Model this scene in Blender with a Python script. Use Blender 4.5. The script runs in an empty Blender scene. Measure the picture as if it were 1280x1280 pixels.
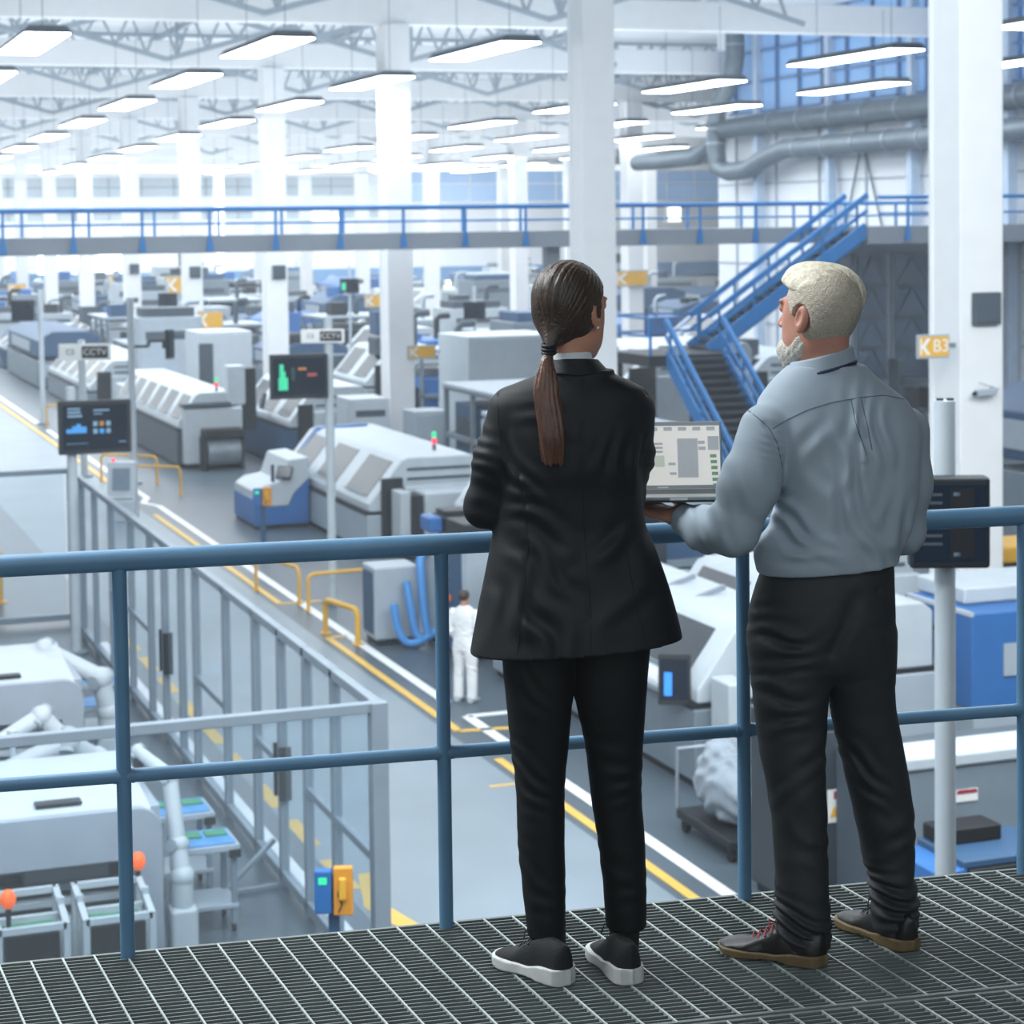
import bpy, bmesh, math, random
import numpy as np
from mathutils import Vector, Matrix
random.seed(7)
S = bpy.context.scene
COL = S.collection
PI = math.pi

# ------------------------------------------------------------------ camera
FPX, CX, CY = 2600.0, 640.0, 414.0
PITCH, ROLL, YAW = math.radians(3.0), math.atan(.0126), math.radians(19.9)
EYE = 7.38            # eye height over the factory floor
PLAT = 5.5            # top of the grating platform
FWD = Vector((math.sin(YAW)*math.cos(PITCH), math.cos(YAW)*math.cos(PITCH), -math.sin(PITCH)))
RT0 = Vector((math.cos(YAW), -math.sin(YAW), 0)); UP0 = RT0.cross(FWD)
RT = RT0*math.cos(ROLL) - UP0*math.sin(ROLL); UP = UP0*math.cos(ROLL) + RT0*math.sin(ROLL)
EYEP = Vector((0, 0, EYE))
def ray(px, py): return FWD + RT*((px-CX)/FPX) - UP*((py-CY)/FPX)
def at(px, py, dv): return EYEP + ray(px, py)*dv
def onz(px, py, z):
    d = ray(px, py); return EYEP + d*((z-EYE)/d.z)
def ony(px, py, y):
    d = ray(px, py); return EYEP + d*(y/d.y)
def onx(px, py, x):
    d = ray(px, py); return EYEP + d*(x/d.x)

cam = bpy.data.cameras.new('camera'); camo = bpy.data.objects.new('camera', cam); COL.objects.link(camo)
camo.matrix_world = Matrix((( RT.x, UP.x, -FWD.x, 0), (RT.y, UP.y, -FWD.y, 0), (RT.z, UP.z, -FWD.z, EYE), (0, 0, 0, 1)))
cam.sensor_width = 36; cam.sensor_fit = 'HORIZONTAL'; cam.lens = FPX/1280*36
cam.shift_y = (CY-640)/1280
cam.clip_end = 600
cam.dof.use_dof = True; cam.dof.focus_distance = 5.25; cam.dof.aperture_fstop = 7.0
S.camera = camo

# ------------------------------------------------------------------ materials
def lin(c):
    if isinstance(c, str):
        c = c.lstrip('#'); c = [int(c[i:i+2], 16)/255 for i in (0, 2, 4)]
    return tuple((x/12.92 if x <= .04045 else ((x+.055)/1.055)**2.4) for x in c) + (1,)
MATS = {}
def mat(name, col, rough=.5, metal=0, var=.06, scale=3, bump=0, bscale=200, spec=.5, emit=None, estr=0, stretch=None):
    if name in MATS: return MATS[name]
    m = bpy.data.materials.new(name); m.use_nodes = True; nt = m.node_tree; N, L = nt.nodes, nt.links
    b = N['Principled BSDF']; c = lin(col)
    b.inputs['Roughness'].default_value = rough; b.inputs['Metallic'].default_value = metal
    b.inputs['Specular IOR Level'].default_value = spec
    tc = N.new('ShaderNodeTexCoord'); src = tc.outputs['Object']
    if stretch:
        mp = N.new('ShaderNodeMapping'); mp.inputs['Scale'].default_value = stretch; L.new(src, mp.inputs['Vector']); src = mp.outputs['Vector']
    if var:
        n = N.new('ShaderNodeTexNoise'); n.inputs['Scale'].default_value = scale; n.inputs['Detail'].default_value = 4
        L.new(src, n.inputs['Vector'])
        r = N.new('ShaderNodeMapRange'); r.inputs['From Min'].default_value = .3; r.inputs['From Max'].default_value = .7
        r.inputs['To Min'].default_value = 1-var; r.inputs['To Max'].default_value = 1+var
        L.new(n.outputs['Fac'], r.inputs['Value'])
        mx = N.new('ShaderNodeVectorMath'); mx.operation = 'SCALE'; mx.inputs[0].default_value = c[:3]
        L.new(r.outputs['Result'], mx.inputs['Scale']); L.new(mx.outputs['Vector'], b.inputs['Base Color'])
    else: b.inputs['Base Color'].default_value = c
    if bump:
        n2 = N.new('ShaderNodeTexNoise'); n2.inputs['Scale'].default_value = bscale; n2.inputs['Detail'].default_value = 3
        L.new(src, n2.inputs['Vector'])
        bp = N.new('ShaderNodeBump'); bp.inputs['Strength'].default_value = bump; bp.inputs['Distance'].default_value = .01
        L.new(n2.outputs['Fac'], bp.inputs['Height']); L.new(bp.outputs['Normal'], b.inputs['Normal'])
    if emit:
        b.inputs['Emission Color'].default_value = lin(emit); b.inputs['Emission Strength'].default_value = estr
    MATS[name] = m; return m
def glassmat(name, col, fac=.2, rough=.05):
    if name in MATS: return MATS[name]
    m = bpy.data.materials.new(name); m.use_nodes = True; nt = m.node_tree; N, L = nt.nodes, nt.links
    b = N['Principled BSDF']; b.inputs['Base Color'].default_value = lin(col); b.inputs['Roughness'].default_value = rough
    t = N.new('ShaderNodeBsdfTransparent'); t.inputs['Color'].default_value = lin((.96, .975, .985))
    mx = N.new('ShaderNodeMixShader'); fr = N.new('ShaderNodeFresnel'); fr.inputs['IOR'].default_value = 1.3
    ad = N.new('ShaderNodeMath'); ad.operation = 'ADD'; ad.inputs[1].default_value = fac; ad.use_clamp = True
    fm = N.new('ShaderNodeMath'); fm.operation = 'MULTIPLY'; fm.inputs[1].default_value = .15; L.new(fr.outputs['Fac'], fm.inputs[0]); L.new(fm.outputs[0], ad.inputs[0]); L.new(ad.outputs[0], mx.inputs['Fac'])
    L.new(t.outputs[0], mx.inputs[1]); L.new(b.outputs[0], mx.inputs[2]); L.new(mx.outputs[0], N['Material Output'].inputs['Surface'])
    MATS[name] = m; return m

WHITE = mat('white painted steel', '#bfcad2', .45, var=.04)
PALE = mat('pale grey enamel', '#a9b6c1', .45, var=.04)
GREY = mat('mid grey enamel', '#7b8995', .5, var=.06)
SLATE = mat('slate grey enamel', '#4a5763', .5, var=.05)
DARK = mat('charcoal plastic', '#1d242b', .5, var=.08)
BLACK = mat('black rubber', '#101418', .6, var=.08)
BLUE = mat('royal blue enamel', '#2f6db2', .45, var=.05)
NAVY = mat('navy blue enamel', '#35587c', .5, var=.06)
SKYB = mat('sky blue hose', '#4f97dd', .4, var=.05)
YELL = mat('safety yellow paint', '#e8b23a', .5, var=.06)
STEEL = mat('brushed steel', '#aab6c1', .35, metal=.6, var=.08, scale=8)
ALU = mat('anodised aluminium frame', '#8b9aa7', .4, metal=.2, var=.05)
RAILB = mat('blue railing paint', '#5d86a6', .42, var=.08, scale=6, bump=.05, bscale=60)
STAIRB = mat('bright blue paint', '#1f7cc4', .45, var=.05)
COLW = mat('white column paint', '#eef1f4', .5, var=.02)
CONC = mat('beam concrete', '#8d97a2', .7, var=.06, scale=.8)
TRUSS = mat('light grey truss paint', '#a3b1bd', .5, var=.03)
GLASSW = mat('tinted machine window', '#2f3a44', .3, var=.05)
PANE = glassmat('fence glass', '#dfe9ef', .03)
CLEAR = glassmat('clear machine cover', '#e2ebf2', .35)
RED = mat('red lamp', '#e0455a', .4, emit='#ff4060', estr=1.2)
GREEN = mat('green lamp', '#30c080', .4, emit='#30d090', estr=1.0)
ORANGE = mat('orange plastic', '#f4702c', .45, var=.04)
PAPER = mat('white label', '#eef0f0', .6, var=.02)
LREDM = mat('dark red print', '#a0303c', .6, var=.02)
CYAN = mat('blue circuit tray', '#3f8fce', .35, var=.15, scale=9)
PCB = mat('green circuit board', '#2f8f63', .4, var=.2, scale=12)
SCREEN = mat('dark screen glass', '#141d28', .15, var=.05, emit='#22405f', estr=.12)

# ------------------------------------------------------------------ mesh builder
class G:
    def __init__(s): s.v, s.f = [], []
    def add(s, vs, fs, M=None):
        o = len(s.v)
        for p in vs:
            p = Vector(p)
            if M is not None: p = M @ p
            s.v.append(p)
        s.f += [tuple(i+o for i in f) for f in fs]; return s
    def box(s, c, d, rz=0, M=None, rot=None):
        x, y, z = d[0]/2, d[1]/2, d[2]/2
        vs = [Vector(p) for p in ((-x,-y,-z),(x,-y,-z),(x,y,-z),(-x,y,-z),(-x,-y,z),(x,-y,z),(x,y,z),(-x,y,z))]
        T = Matrix.Translation(Vector(c)) @ (rot if rot is not None else Matrix.Rotation(rz, 4, 'Z'))
        if M is not None: T = M @ T
        return s.add(vs, [(0,3,2,1),(4,5,6,7),(0,1,5,4),(1,2,6,5),(2,3,7,6),(3,0,4,7)], T)
    def b6(s, x0, x1, y0, y1, z0, z1): return s.box(((x0+x1)/2, (y0+y1)/2, (z0+z1)/2), (x1-x0, y1-y0, z1-z0))
    def beam(s, a, b, w, h=None):
        a, b = Vector(a), Vector(b); d = b-a
        if d.length < 1e-6: return s
        q = d.to_track_quat('Y', 'Z').to_matrix().to_4x4()
        return s.box((a+b)/2, (w, d.length, h or w), rot=q)
    def cyl(s, a, b, r, n=16, r2=None, cap=True):
        a, b = Vector(a), Vector(b); r2 = r if r2 is None else r2
        q = (b-a).to_track_quat('Z', 'Y').to_matrix()
        vs, fs = [], []
        for k in range(n):
            t = 2*PI*k/n; e = q @ Vector((math.cos(t), math.sin(t), 0)); vs += [a+e*r, b+e*r2]
        for k in range(n):
            j = (k+1) % n; fs.append((2*k, 2*j, 2*j+1, 2*k+1))
        if cap: fs += [tuple(2*k for k in reversed(range(n))), tuple(2*k+1 for k in range(n))]
        return s.add(vs, fs)
    def tube(s, pts, r, n=10, closed=False):
        pts = [Vector(p) for p in pts]; m = len(pts); vs, fs = [], []
        prev = None
        for i, p in enumerate(pts):
            t = ((pts[min(i+1, m-1)]-pts[max(i-1, 0)])).normalized()
            if prev is None: u = t.orthogonal().normalized()
            else: u = (prev - t*prev.dot(t)).normalized()
            prev = u; w = t.cross(u); rr = r[i] if isinstance(r, (list, tuple)) else r
            for k in range(n):
                a = 2*PI*k/n; vs.append(p+(u*math.cos(a)+w*math.sin(a))*rr)
        for i in range(m-1):
            for k in range(n):
                j = (k+1) % n; fs.append((i*n+k, i*n+j, (i+1)*n+j, (i+1)*n+k))
        fs += [tuple(reversed(range(n))), tuple(range((m-1)*n, m*n))]
        return s.add(vs, fs)
    def prism(s, prof, a, b, axis='X', M=None):
        """prof: (u,v) outline counter-clockwise; extruded along the axis from a to b"""
        n = len(prof)
        def P(u, v, t): return {'X': (t, u, v), 'Y': (u, t, v), 'Z': (u, v, t)}[axis]
        vs = [P(u, v, a) for u, v in prof] + [P(u, v, b) for u, v in prof]
        fs = [tuple(range(n)), tuple(range(2*n-1, n-1, -1))] + [(i, n+i, n+(i+1) % n, (i+1) % n) for i in range(n)]
        return s.add(vs, fs, M)
    def sph(s, c, r, n=14, m=8, sc=(1, 1, 1)):
        c = Vector(c); vs, fs = [], []
        for i in range(m+1):
            a = PI*i/m
            for k in range(n):
                t = 2*PI*k/n; vs.append(c+Vector((math.sin(a)*math.cos(t)*sc[0], math.sin(a)*math.sin(t)*sc[1], math.cos(a)*sc[2]))*r)
        for i in range(m):
            for k in range(n):
                j = (k+1) % n; fs.append((i*n+k, (i+1)*n+k, (i+1)*n+j, i*n+j))
        return s.add(vs, fs)
    def mesh(s, name, bevel=0, smooth=False):
        me = bpy.data.meshes.new(name); me.from_pydata([tuple(p) for p in s.v], [], s.f)
        bm = bmesh.new(); bm.from_mesh(me); bmesh.ops.remove_doubles(bm, verts=bm.verts, dist=1e-6) if smooth else None
        bmesh.ops.recalc_face_normals(bm, faces=bm.faces); bm.to_mesh(me); bm.free()
        if smooth: me.shade_smooth()
        return me
    def build(s, name, m, parent=None, bevel=0, smooth=False, label=None):
        me = s.mesh(name, smooth=smooth); me.materials.append(m)
        o = bpy.data.objects.new(name, me); COL.objects.link(o)
        if parent: o.parent = parent
        if bevel:
            bv = o.modifiers.new('bevel', 'BEVEL'); bv.width = bevel; bv.segments = 2; bv.limit_method = 'ANGLE'; bv.angle_limit = .6
            if len(me.polygons): me.shade_smooth()
            bv.harden_normals = True
        elif smooth:
            try: me.set_sharp_from_angle(angle=math.radians(40))
            except Exception: pass
        if label: o['label'] = label
        return o
def tag(o, label, cat, group=None, kind=None):
    o['label'] = label; o['category'] = cat
    if group: o['group'] = group
    if kind: o['kind'] = kind
    return o
def struct(o, label=None, cat=None):
    o['kind'] = 'structure'
    if label: o['label'] = label
    if cat: o['category'] = cat
    return o
def thing(name, label, cat, loc=(0, 0, 0), rz=0, group=None):
    o = bpy.data.objects.new(name, None); COL.objects.link(o); o.location = loc; o.rotation_euler = (0, 0, rz); o.empty_display_size = .1
    return tag(o, label, cat, group)
def dup(root, loc, rz=None, label=None, scale=None):
    def rec(o, par):
        c = o.copy(); COL.objects.link(c)
        if par is not None: c.parent = par
        for ch in o.children: rec(ch, c)
        return c
    r = rec(root, None); r.location = loc
    if rz is not None: r.rotation_euler = (0, 0, rz)
    if label: r['label'] = label
    if scale: r.scale = scale
    return r
def font_mesh(text, size, depth=.002):
    cu = bpy.data.curves.new('lettering', 'FONT'); cu.body = text; cu.size = size; cu.extrude = depth; cu.align_x = 'CENTER'; cu.align_y = 'CENTER'
    o = bpy.data.objects.new('lettering', cu); COL.objects.link(o)
    dg = bpy.context.evaluated_depsgraph_get(); me = bpy.data.meshes.new_from_object(o.evaluated_get(dg))
    bpy.data.objects.remove(o); return me
def lettering(text, size, m, parent, loc, rot, name='lettering', label=None):
    me = font_mesh(text, size); me.materials.clear(); me.materials.append(m)
    o = bpy.data.objects.new(name, me); COL.objects.link(o); o.parent = parent; o.location = loc; o.rotation_euler = rot
    if label: o['label'] = label
    return o
ORD = ['first', 'second', 'third', 'fourth', 'fifth', 'sixth', 'seventh', 'eighth', 'ninth', 'tenth', 'eleventh', 'twelfth', 'thirteenth', 'fourteenth', 'fifteenth', 'sixteenth', 'seventeenth', 'eighteenth', 'nineteenth', 'twentieth']
# ================================================================== SETTING
def floor_mat(name, col, r=.35):
    m = mat(name, col, r, var=.12, scale=.35, bump=.03, bscale=1.5, spec=.4); return m
FLOOR = floor_mat('grey epoxy floor', '#55636e'); AISLE = floor_mat('light aisle floor paint', '#84949f', .38)
struct(G().b6(-70, 130, -5, 215, -.2, 0).build('floor', FLOOR), 'grey factory floor under the machines', 'floor')
struct(G().b6(5.9, 9.2, 12, 205, 0, .004).build('floor_aisle', AISLE), 'light grey painted aisle floor between fence and machines', 'floor')
WLINE = mat('white floor paint', '#f2f5f8', .5, var=.04); YLINE = mat('yellow floor paint', '#e9bd52', .5, var=.05)
def strip(name, pts, w, m, label):
    g = G()
    for a, b in zip(pts[:-1], pts[1:]):
        a, b = Vector((a[0], a[1], .006)), Vector((b[0], b[1], .006)); d = (b-a).normalized()
        g.beam(a-d*w*.0, b+d*w*.0, w, .006)
    return struct(g.build(name, m), label, 'floor marking')
strip('floor_marking', [(9.78, 14), (9.78, 29.2), (10.6, 29.2)], .17, WLINE, 'white floor line along the aisle nearest the platform')
strip('floor_marking', [(9.78, 30.2), (9.78, 54.6), (9.5, 55.4), (9.78, 56.4), (9.78, 77)], .17, WLINE, 'long white floor line past the yellow hoop barriers')
strip('floor_marking', [(9.78, 80), (9.78, 150)], .2, WLINE, 'white floor line far down the aisle')
strip('floor_marking', [(9.38, 14), (9.38, 26.7)], .13, YLINE, 'yellow floor line behind the woman beside the white line')
strip('floor_marking', [(10.6, 28.2), (9.38, 28.4), (9.38, 35.8), (9.75, 35.8)], .13, YLINE, 'yellow floor line bent around the worker in white')
strip('floor_marking', [(10.2, 39.4), (9.38, 39.4), (9.38, 53)], .13, YLINE, 'pale yellow floor line ending at the double hoop barrier')
strip('floor_marking', [(9.0, 55), (9.38, 56), (9.38, 90)], .15, YLINE, 'yellow floor line beside the far white line')
strip('floor_marking', [(9.4, 25.4), (8.8, 25.4)], .07, YLINE, 'short thin yellow cross line on the aisle floor')
strip('floor_marking', [(5.55, 12), (5.55, 37)], .2, WLINE, 'white floor line just outside the glass fence')
strip('floor_marking', [(-4, 46.5), (3.1, 46.5), (4.0, 60)], .2, YLINE, 'yellow floor line beyond the far end of the glass fence')
strip('floor_marking', [(3.4, 40.5), (3.0, 53)], .45, WLINE, 'broad white floor line beyond the glass fence')
g = G(); y = 22.
while y < 37: g.b6(5.92, 6.1, y, y+1.15, .004, .01); y += 1.75
struct(g.build('floor_marking', YLINE), 'dashed yellow floor line just outside the glass fence', 'floor marking')
g = G(); g.add([(5.95, 21.35, .01), (6.2, 22.5, .01), (6.42, 22.5, .01), (6.2, 21.35, .01), (6.42, 20.2, .01), (6.2, 20.2, .01)], [(0, 3, 2, 1), (0, 5, 4, 3)])
struct(g.build('floor_marking', YLINE), 'yellow chevron on the aisle floor beside the orange phone box', 'floor marking')

def beamz(y): return EYE+6.04-.0087*(y-61)
ROOF = mat('pale roof sheeting', '#dfe5ec', .6, var=.05, scale=.6)
g = G(); g.add([(-60, 20, beamz(20)+1.9), (44, 20, beamz(20)+1.9), (44, 80, beamz(80)+1.9), (120, 80, beamz(80)+1.9), (120, 210, beamz(210)+1.9), (-60, 210, beamz(210)+1.9), (-60, 80, beamz(80)+1.9)], [(0, 1, 2, 6), (6, 2, 3, 4, 5)])
struct(g.build('ceiling', ROOF), 'pale sheeted factory roof above the trusses', 'ceiling')
for k in range(11):
    y = 45.2+16*k
    x1 = 37.5 if y < 79 else 100
    struct(G().b6(-40, x1, y-.25, y+.25, beamz(y), beamz(y)+.95).build('ceiling_beam', COLW, bevel=.03), 'white roof beam resting on the %s column line from the platform' % ORD[k], 'beam')
# purlins run down the hall
def truss(y, x0, x1, k, phase):
    t = thing('roof_truss', 'light grey zigzag roof truss, %s back from the platform' % ORD[k], 'truss', (0, y, beamz(y)), 0, 'roof trusses')
    per = 8.8; bot, top, web = G(), G(), G()
    xs = []; x = x0
    while x <= x1+.1: xs.append(x); x += per/8
    def zb(x):
        u = ((x-phase)/per) % 1.0; return 1.35*abs(2*u-1)*.9+.08
    knots = sorted(set([x0, x1]+[phase+per*.5*i for i in range(-12, 30) if x0 < phase+per*.5*i < x1]))
    for a, b in zip(knots[:-1], knots[1:]): bot.beam((a, 0, zb(a)), (b, 0, zb(b)), .17, .18)
    top.beam((x0, 0, 1.72), (x1, 0, 1.72), .18, .16)
    for i, x in enumerate(xs[:-1]):
        a = (x, 0, zb(x)); xm = x+per/16
        web.beam((x, 0, zb(x)), (xm, 0, 1.7), .085); web.beam((xm, 0, 1.7), (xs[i+1], 0, zb(xs[i+1])), .085)
        if i % 4 == 0: web.beam((x, 0, zb(x)), (x, 0, 1.7), .12)
    bot.build('bottom_chord', TRUSS, t); top.build('top_chord', TRUSS, t); web.build('web_bracing', TRUSS, t)
    return t
for k in range(16):
    y = 44.0+7.7*k
    truss(y, -12, 31.5 if y < 79 else 62, k, 9.6+(k % 2)*3.1)
for k, x in enumerate((-2, 7, 14.5, 21, 30)):
    g = G()
    for s in range(2): g.beam((x+s*.5, 30, beamz(30)+1.2+.35*s), (x+s*.5, 205, beamz(205)+1.2+.35*s), .1, .16)
    y = 30
    while y < 200: g.beam((x, y, beamz(y)+1.2), (x+.5, y+1.7, beamz(y+1.7)+1.55), .06); y += 3.4
    struct(g.build('ceiling_purlin', TRUSS), 'long light grey roof purlin, %s from the left' % ORD[k], 'beam')

# columns
def column(name, x, y, label):
    t = thing(name, label, 'column', (x, y, 0)); h = beamz(y)
    t['kind'] = 'structure'
    G().b6(-.36, .36, -.42, .42, 0, h).build('shaft', COLW, t, bevel=.03)
    g = G()
    for s in (-1, 1): g.b6(-.4, .4, s*.43-.05, s*.43+.05, 0, h)
    g.build('flange', COLW, t, bevel=.02)
    G().b6(-.6, .6, -.6, .6, 0, .06).build('base_plate', GREY, t)
    return t
near = ['white column with the yellow K B3 sign, right of the man', 'white column rising behind the woman\'s head', 'white column left of the woman, behind the white CNC machine']
for k in range(10):
    lab = near[k] if k < 3 else 'white column in the long row, %s back from the platform' % ORD[k]
    column('building_column', 18.4, 29.2+16*k, lab)
for k in range(7): column('building_column', 40, 93.2+16*k, 'white column in the second row, %s back from the wall corner' % ORD[k])
for k in range(3): column('building_column', 62, 141.2+16*k, 'white column in the third row, %s back' % ORD[k])

# far wall
WALLM = mat('white wall cladding', '#e9eef4', .6, var=.03, scale=.5)
struct(G().b6(-70, 125, 205, 205.4, 0, 16).build('wall_far', WALLM), 'white far wall of the factory hall', 'wall')
BAND = mat('grey louvre glass', '#b4c4d0', .6, var=.08, scale=.4); BLUEGL = mat('blue sky-lit glazing', '#86b0de', .25, var=.08, scale=.3, emit='#7fb0e6', estr=.25)
LIT = mat('sunlit window pane', '#ffffff', .4, var=0, emit='#f4f9ff', estr=3.0)
def farwin(n, x0, x1, z0, z1, m, nm, label):
    f = G(); f.b6(x0-.15, x1+.15, 204.75, 205, z0-.15, z1+.15)
    t = struct(f.build('window_%d' % n, COLW), label, 'window'); p = G().b6(x0, x1, 204.7, 204.78, z0, z1).build('pane', m, t)
    q = G(); x = x0
    while x < x1-.5: q.b6(x-.06, x+.06, 204.62, 204.7, z0, z1); x += 3.2
    q.b6(x0, x1, 204.62, 204.7, (z0+z1)/2-.06, (z0+z1)/2+.06)
    q.build('mullions', GREY if m is BAND else COLW, t)
farwin(1, 10, 58, 10.3, 12.2, BAND, 'pane', 'grey louvred window band high on the far wall')
farwin(2, 60, 104, 9.6, 13.2, BLUEGL, 'pane', 'light blue window band high on the far wall')
farwin(3, 10, 60, 8.0, 9.3, BAND, 'pane', 'lower grey window band on the far wall just above the walkway')
for i, (px, py, w, h) in enumerate(((107, 332, 2.6, 1.8), (60, 331, 2.0, 1.8), (137, 330, 2.4, 1.8), (295, 365, 2.4, 2.4), (402, 268, 4.2, 1.2), (843, 268, 1.6, 1.5), (560, 350, .8, 2))):
    p = ony(px, py, 204.6)
    farwin(10+i, p.x-w/2, p.x+w/2, p.z-h/2, p.z+h/2, LIT, 'pane', 'bright sunlit window in the far wall, %s of the sunlit ones' % ORD[i])
struct(G().b6(-20, 105, 204.2, 205, 1.5, 2.9).build('wall_far_stripe', mat('blue wall stripe', '#5f8fc0', .5)), 'blue painted stripe along the foot of the far wall', 'wall stripe')
# right wall
struct(G().b6(38, 38.5, 40, 79.3, 0, 16).build('wall_right', WALLM), 'white clad right wall behind the blue staircase', 'wall')
struct(G().b6(38.5, 100, 79, 79.4, 0, 16).build('wall_return', WALLM), 'return of the right wall', 'wall')
g = G()
for k in range(11): g.b6(37.93, 38, 42+3.55*k-.05, 42+3.55*k+.05, 0, 11.6)
for z in (3.2, 5.6, 8.8): g.b6(37.95, 38, 40, 79.3, z-.03, z+.03)
struct(g.build('trim_1', PALE), 'panel joints of the right wall', 'trim')
g = G(); g.b6(37.75, 38, 40, 77.5, 11.62, 16)
w = struct(g.build('window_20', BLUEGL), 'tall blue glazing along the top of the right wall', 'window')
g = G(); y = 40
while y < 78: g.b6(37.62, 37.75, y-.06, y+.06, 11.6, 16); y += 1.85
for z in (11.65, 12.85, 14.05, 15.25): g.b6(37.62, 37.75, 40, 77.5, z-.05, z+.05)
g.build('mullions', mat('blue grey mullion', '#5d86b8', .4), w)
g = G()
for y in (45.3, 51.2, 57.1, 63, 68.9, 74.8): g.b6(37.45, 37.8, y-.16, y+.16, 0, 16)
struct(g.build('trim_2', mat('pale blue wall post', '#b9cde3', .5)), 'pale wall posts', 'trim')
# bracing rods on the wall
g = G(); g.beam((37.9, 67.2, 9.8), (37.9, 71, 0.02), .05); g.beam((37.9, 66.8, 9.8), (37.9, 62.6, 0.02), .05)
tag(g.build('brace_rods', SLATE), 'thin crossed wall brace rods under the ventilation pipes', 'brace')
# ventilation ducts
DUCT = mat('galvanised duct', '#73828d', .45, metal=.3, var=.12, scale=4)
def duct(name, pts, r, label, rings):
    t = thing(name, label, 'pipe', pts[0])
    o = Vector(pts[0]); P = [Vector(p)-o for p in pts]
    g = G(); g.tube(P, r, 18); g.build('duct', DUCT, t, smooth=True)
    for a, b, n in rings:
        a, b = P[a], P[b]
        for i in range(n):
            g = G(); c = a.lerp(b, (i+.5)/n); d = (b-a).normalized()*.04; g.cyl(c-d, c+d, r*1.08, 18); g.build('joint_ring', STEEL, t, smooth=True)
def arc(p, q, r, n=6):
    return [Vector(p).lerp(Vector(q), i/n) for i in range(n+1)]
duct('ventilation_duct', [(37.2, 40, 11.15), (37.2, 73.8, 11.12), (37.2, 77, 11.05)], .4, 'upper grey ventilation duct along the right wall', [(0, 1, 14)])
duct('ventilation_duct', [(37.1, 40, 10.1), (37.1, 71.5, 10.05), (37.1, 73.2, 9.75), (37.1, 74.6, 9.35), (37.1, 76.4, 9.3), (37.0, 77.2, 9.5), (37.0, 77.4, 10.2), (37, 77.4, 11.4), (37, 77.2, 11.9), (36.9, 75.6, 13.2), (36.9, 75.4, 13.8), (36.9, 75.4, 16)], .38, 'lower grey ventilation duct bending up at the wall corner', [(0, 1, 14), (6, 7, 2), (10, 11, 2)])
duct('ventilation_duct', [(37.6, 78.3, 11.4), (37.6, 78.8, 10.6), (37.2, 79.8, 10.0), (36.6, 81.5, 9.9), (36.3, 84, 9.9)], .34, 'short grey duct elbow past the wall corner', [])

# ------------------------------------------------------------------ raised walkway across the hall
WK = thing('raised_walkway', 'raised grey walkway with blue railings crossing the whole hall', 'walkway', (0, 56, 6.65))
G().b6(-12, 30.9, 0, 2.6, 0, .47).build('deck_beam', CONC, WK)
G().b6(30.9, 46, -1.7, 2.6, -.05, .47).build('deck_landing', CONC, WK)
def rail_run(parent, x0, x1, y, z0, step, first, gus, h=.72):
    g = G(); g.cyl((x0, y, z0+h), (x1, y, z0+h), .06, 10); g.build('top_rail', STAIRB, parent)
    g = G(); g.cyl((x0, y, z0+h*.45), (x1, y, z0+h*.45), .03, 8); g.build('mid_rail', STAIRB, parent)
    x = first
    while x <= x1:
        g = G(); g.b6(x-.035, x+.035, y-.03, y+.03, z0-.1, z0+h)
        if gus: g.prism([(x-.09, z0-.42), (x+.09, z0-.42), (x+.04, z0-.02), (x-.04, z0-.02)], y-.05, y+.05, 'Y')
        g.build('post', STAIRB, parent); x += step
rail_run(WK, -12, 30.3, -.06, .47, 1.83, -10.4, True)
rail_run(WK, -12, 46, 2.55, .47, 1.83, -9.6, False)
rail_run(WK, 31.2, 46, -1.76, .47, 4.6, 32.2, True, .86)
g = G()
for x in (3, 22, 34): g.b6(x-.2, x+.2, 1.1, 1.5, -6.65, 0)
g.build('support_post', PALE, WK)

# ------------------------------------------------------------------ blue staircase
ST = thing('staircase', 'bright blue steel staircase with a landing, left of the man\'s head', 'staircase', (0, 0, 0))
def flight(a, b, side, w, parent, nsteps, label=''):
    """a: lower, b: upper end (left stringer line); side: unit vector across; w: width"""
    a, b, side = Vector(a), Vector(b), Vector(side)
    for s in (0, w):
        o = side*s
        g = G(); g.beam(a+o, b+o, .08, .42); g.build('stringer', STAIRB, parent)
        g = G(); up = Vector((0, 0, 1.0)); g.beam(a+o+up, b+o+up, .09, .16); g.beam(a+o+up*.55, b+o+up*.55, .06, .1)
        for i in range(5):
            c = a.lerp(b, (i+.3)/4.6)+o; g.beam(c, c+up, .06)
        g.build('handrail', STAIRB, parent)
    tr = G(); ns = G()
    for i in range(nsteps):
        c = a.lerp(b, (i+.5)/nsteps)+side*(w/2); run = (b-a); run.z = 0; d = run.normalized()
        ang = math.atan2(side.y, side.x)
        tr.box(c, (w-.06, .3, .05), rz=ang if True else 0); ns.box(c-d*.16+Vector((0, 0, .0)), (w-.06, .03, .06), rz=ang)
    tr.build('treads', DARK, parent); ns.build('nosings', SLATE, parent)
    g = G(); n = Vector((0, 0, -.3)); g.add([a+n, b+n, b+n+side*w, a+n+side*w], [(0, 1, 2, 3)]); 
    return g
flight((25.75, 54.45, 3.6), (30.95, 54.45, 7.05), (0, 1, 0), 1.3, ST, 17).build('soffit', DARK, ST)
flight((23.75, 48.4, .1), (23.75, 53.0, 3.6), (1, 0, 0), 1.75, ST, 18).build('soffit', DARK, ST)
G().b6(23.2, 26.0, 52.9, 55.8, 3.3, 3.62).build('landing', DARK, ST, bevel=.02)
g = G()
for x0, y0, x1, y1 in ((23.25, 52.95, 23.25, 55.7), (23.25, 55.7, 26, 55.7)):
    for z in (4.15, 4.65): g.beam((x0, y0, z), (x1, y1, z), .06)
    g.beam((x0, y0, 3.6), (x0, y0, 4.65), .07); g.beam((x1, y1, 3.6), (x1, y1, 4.65), .07)
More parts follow.
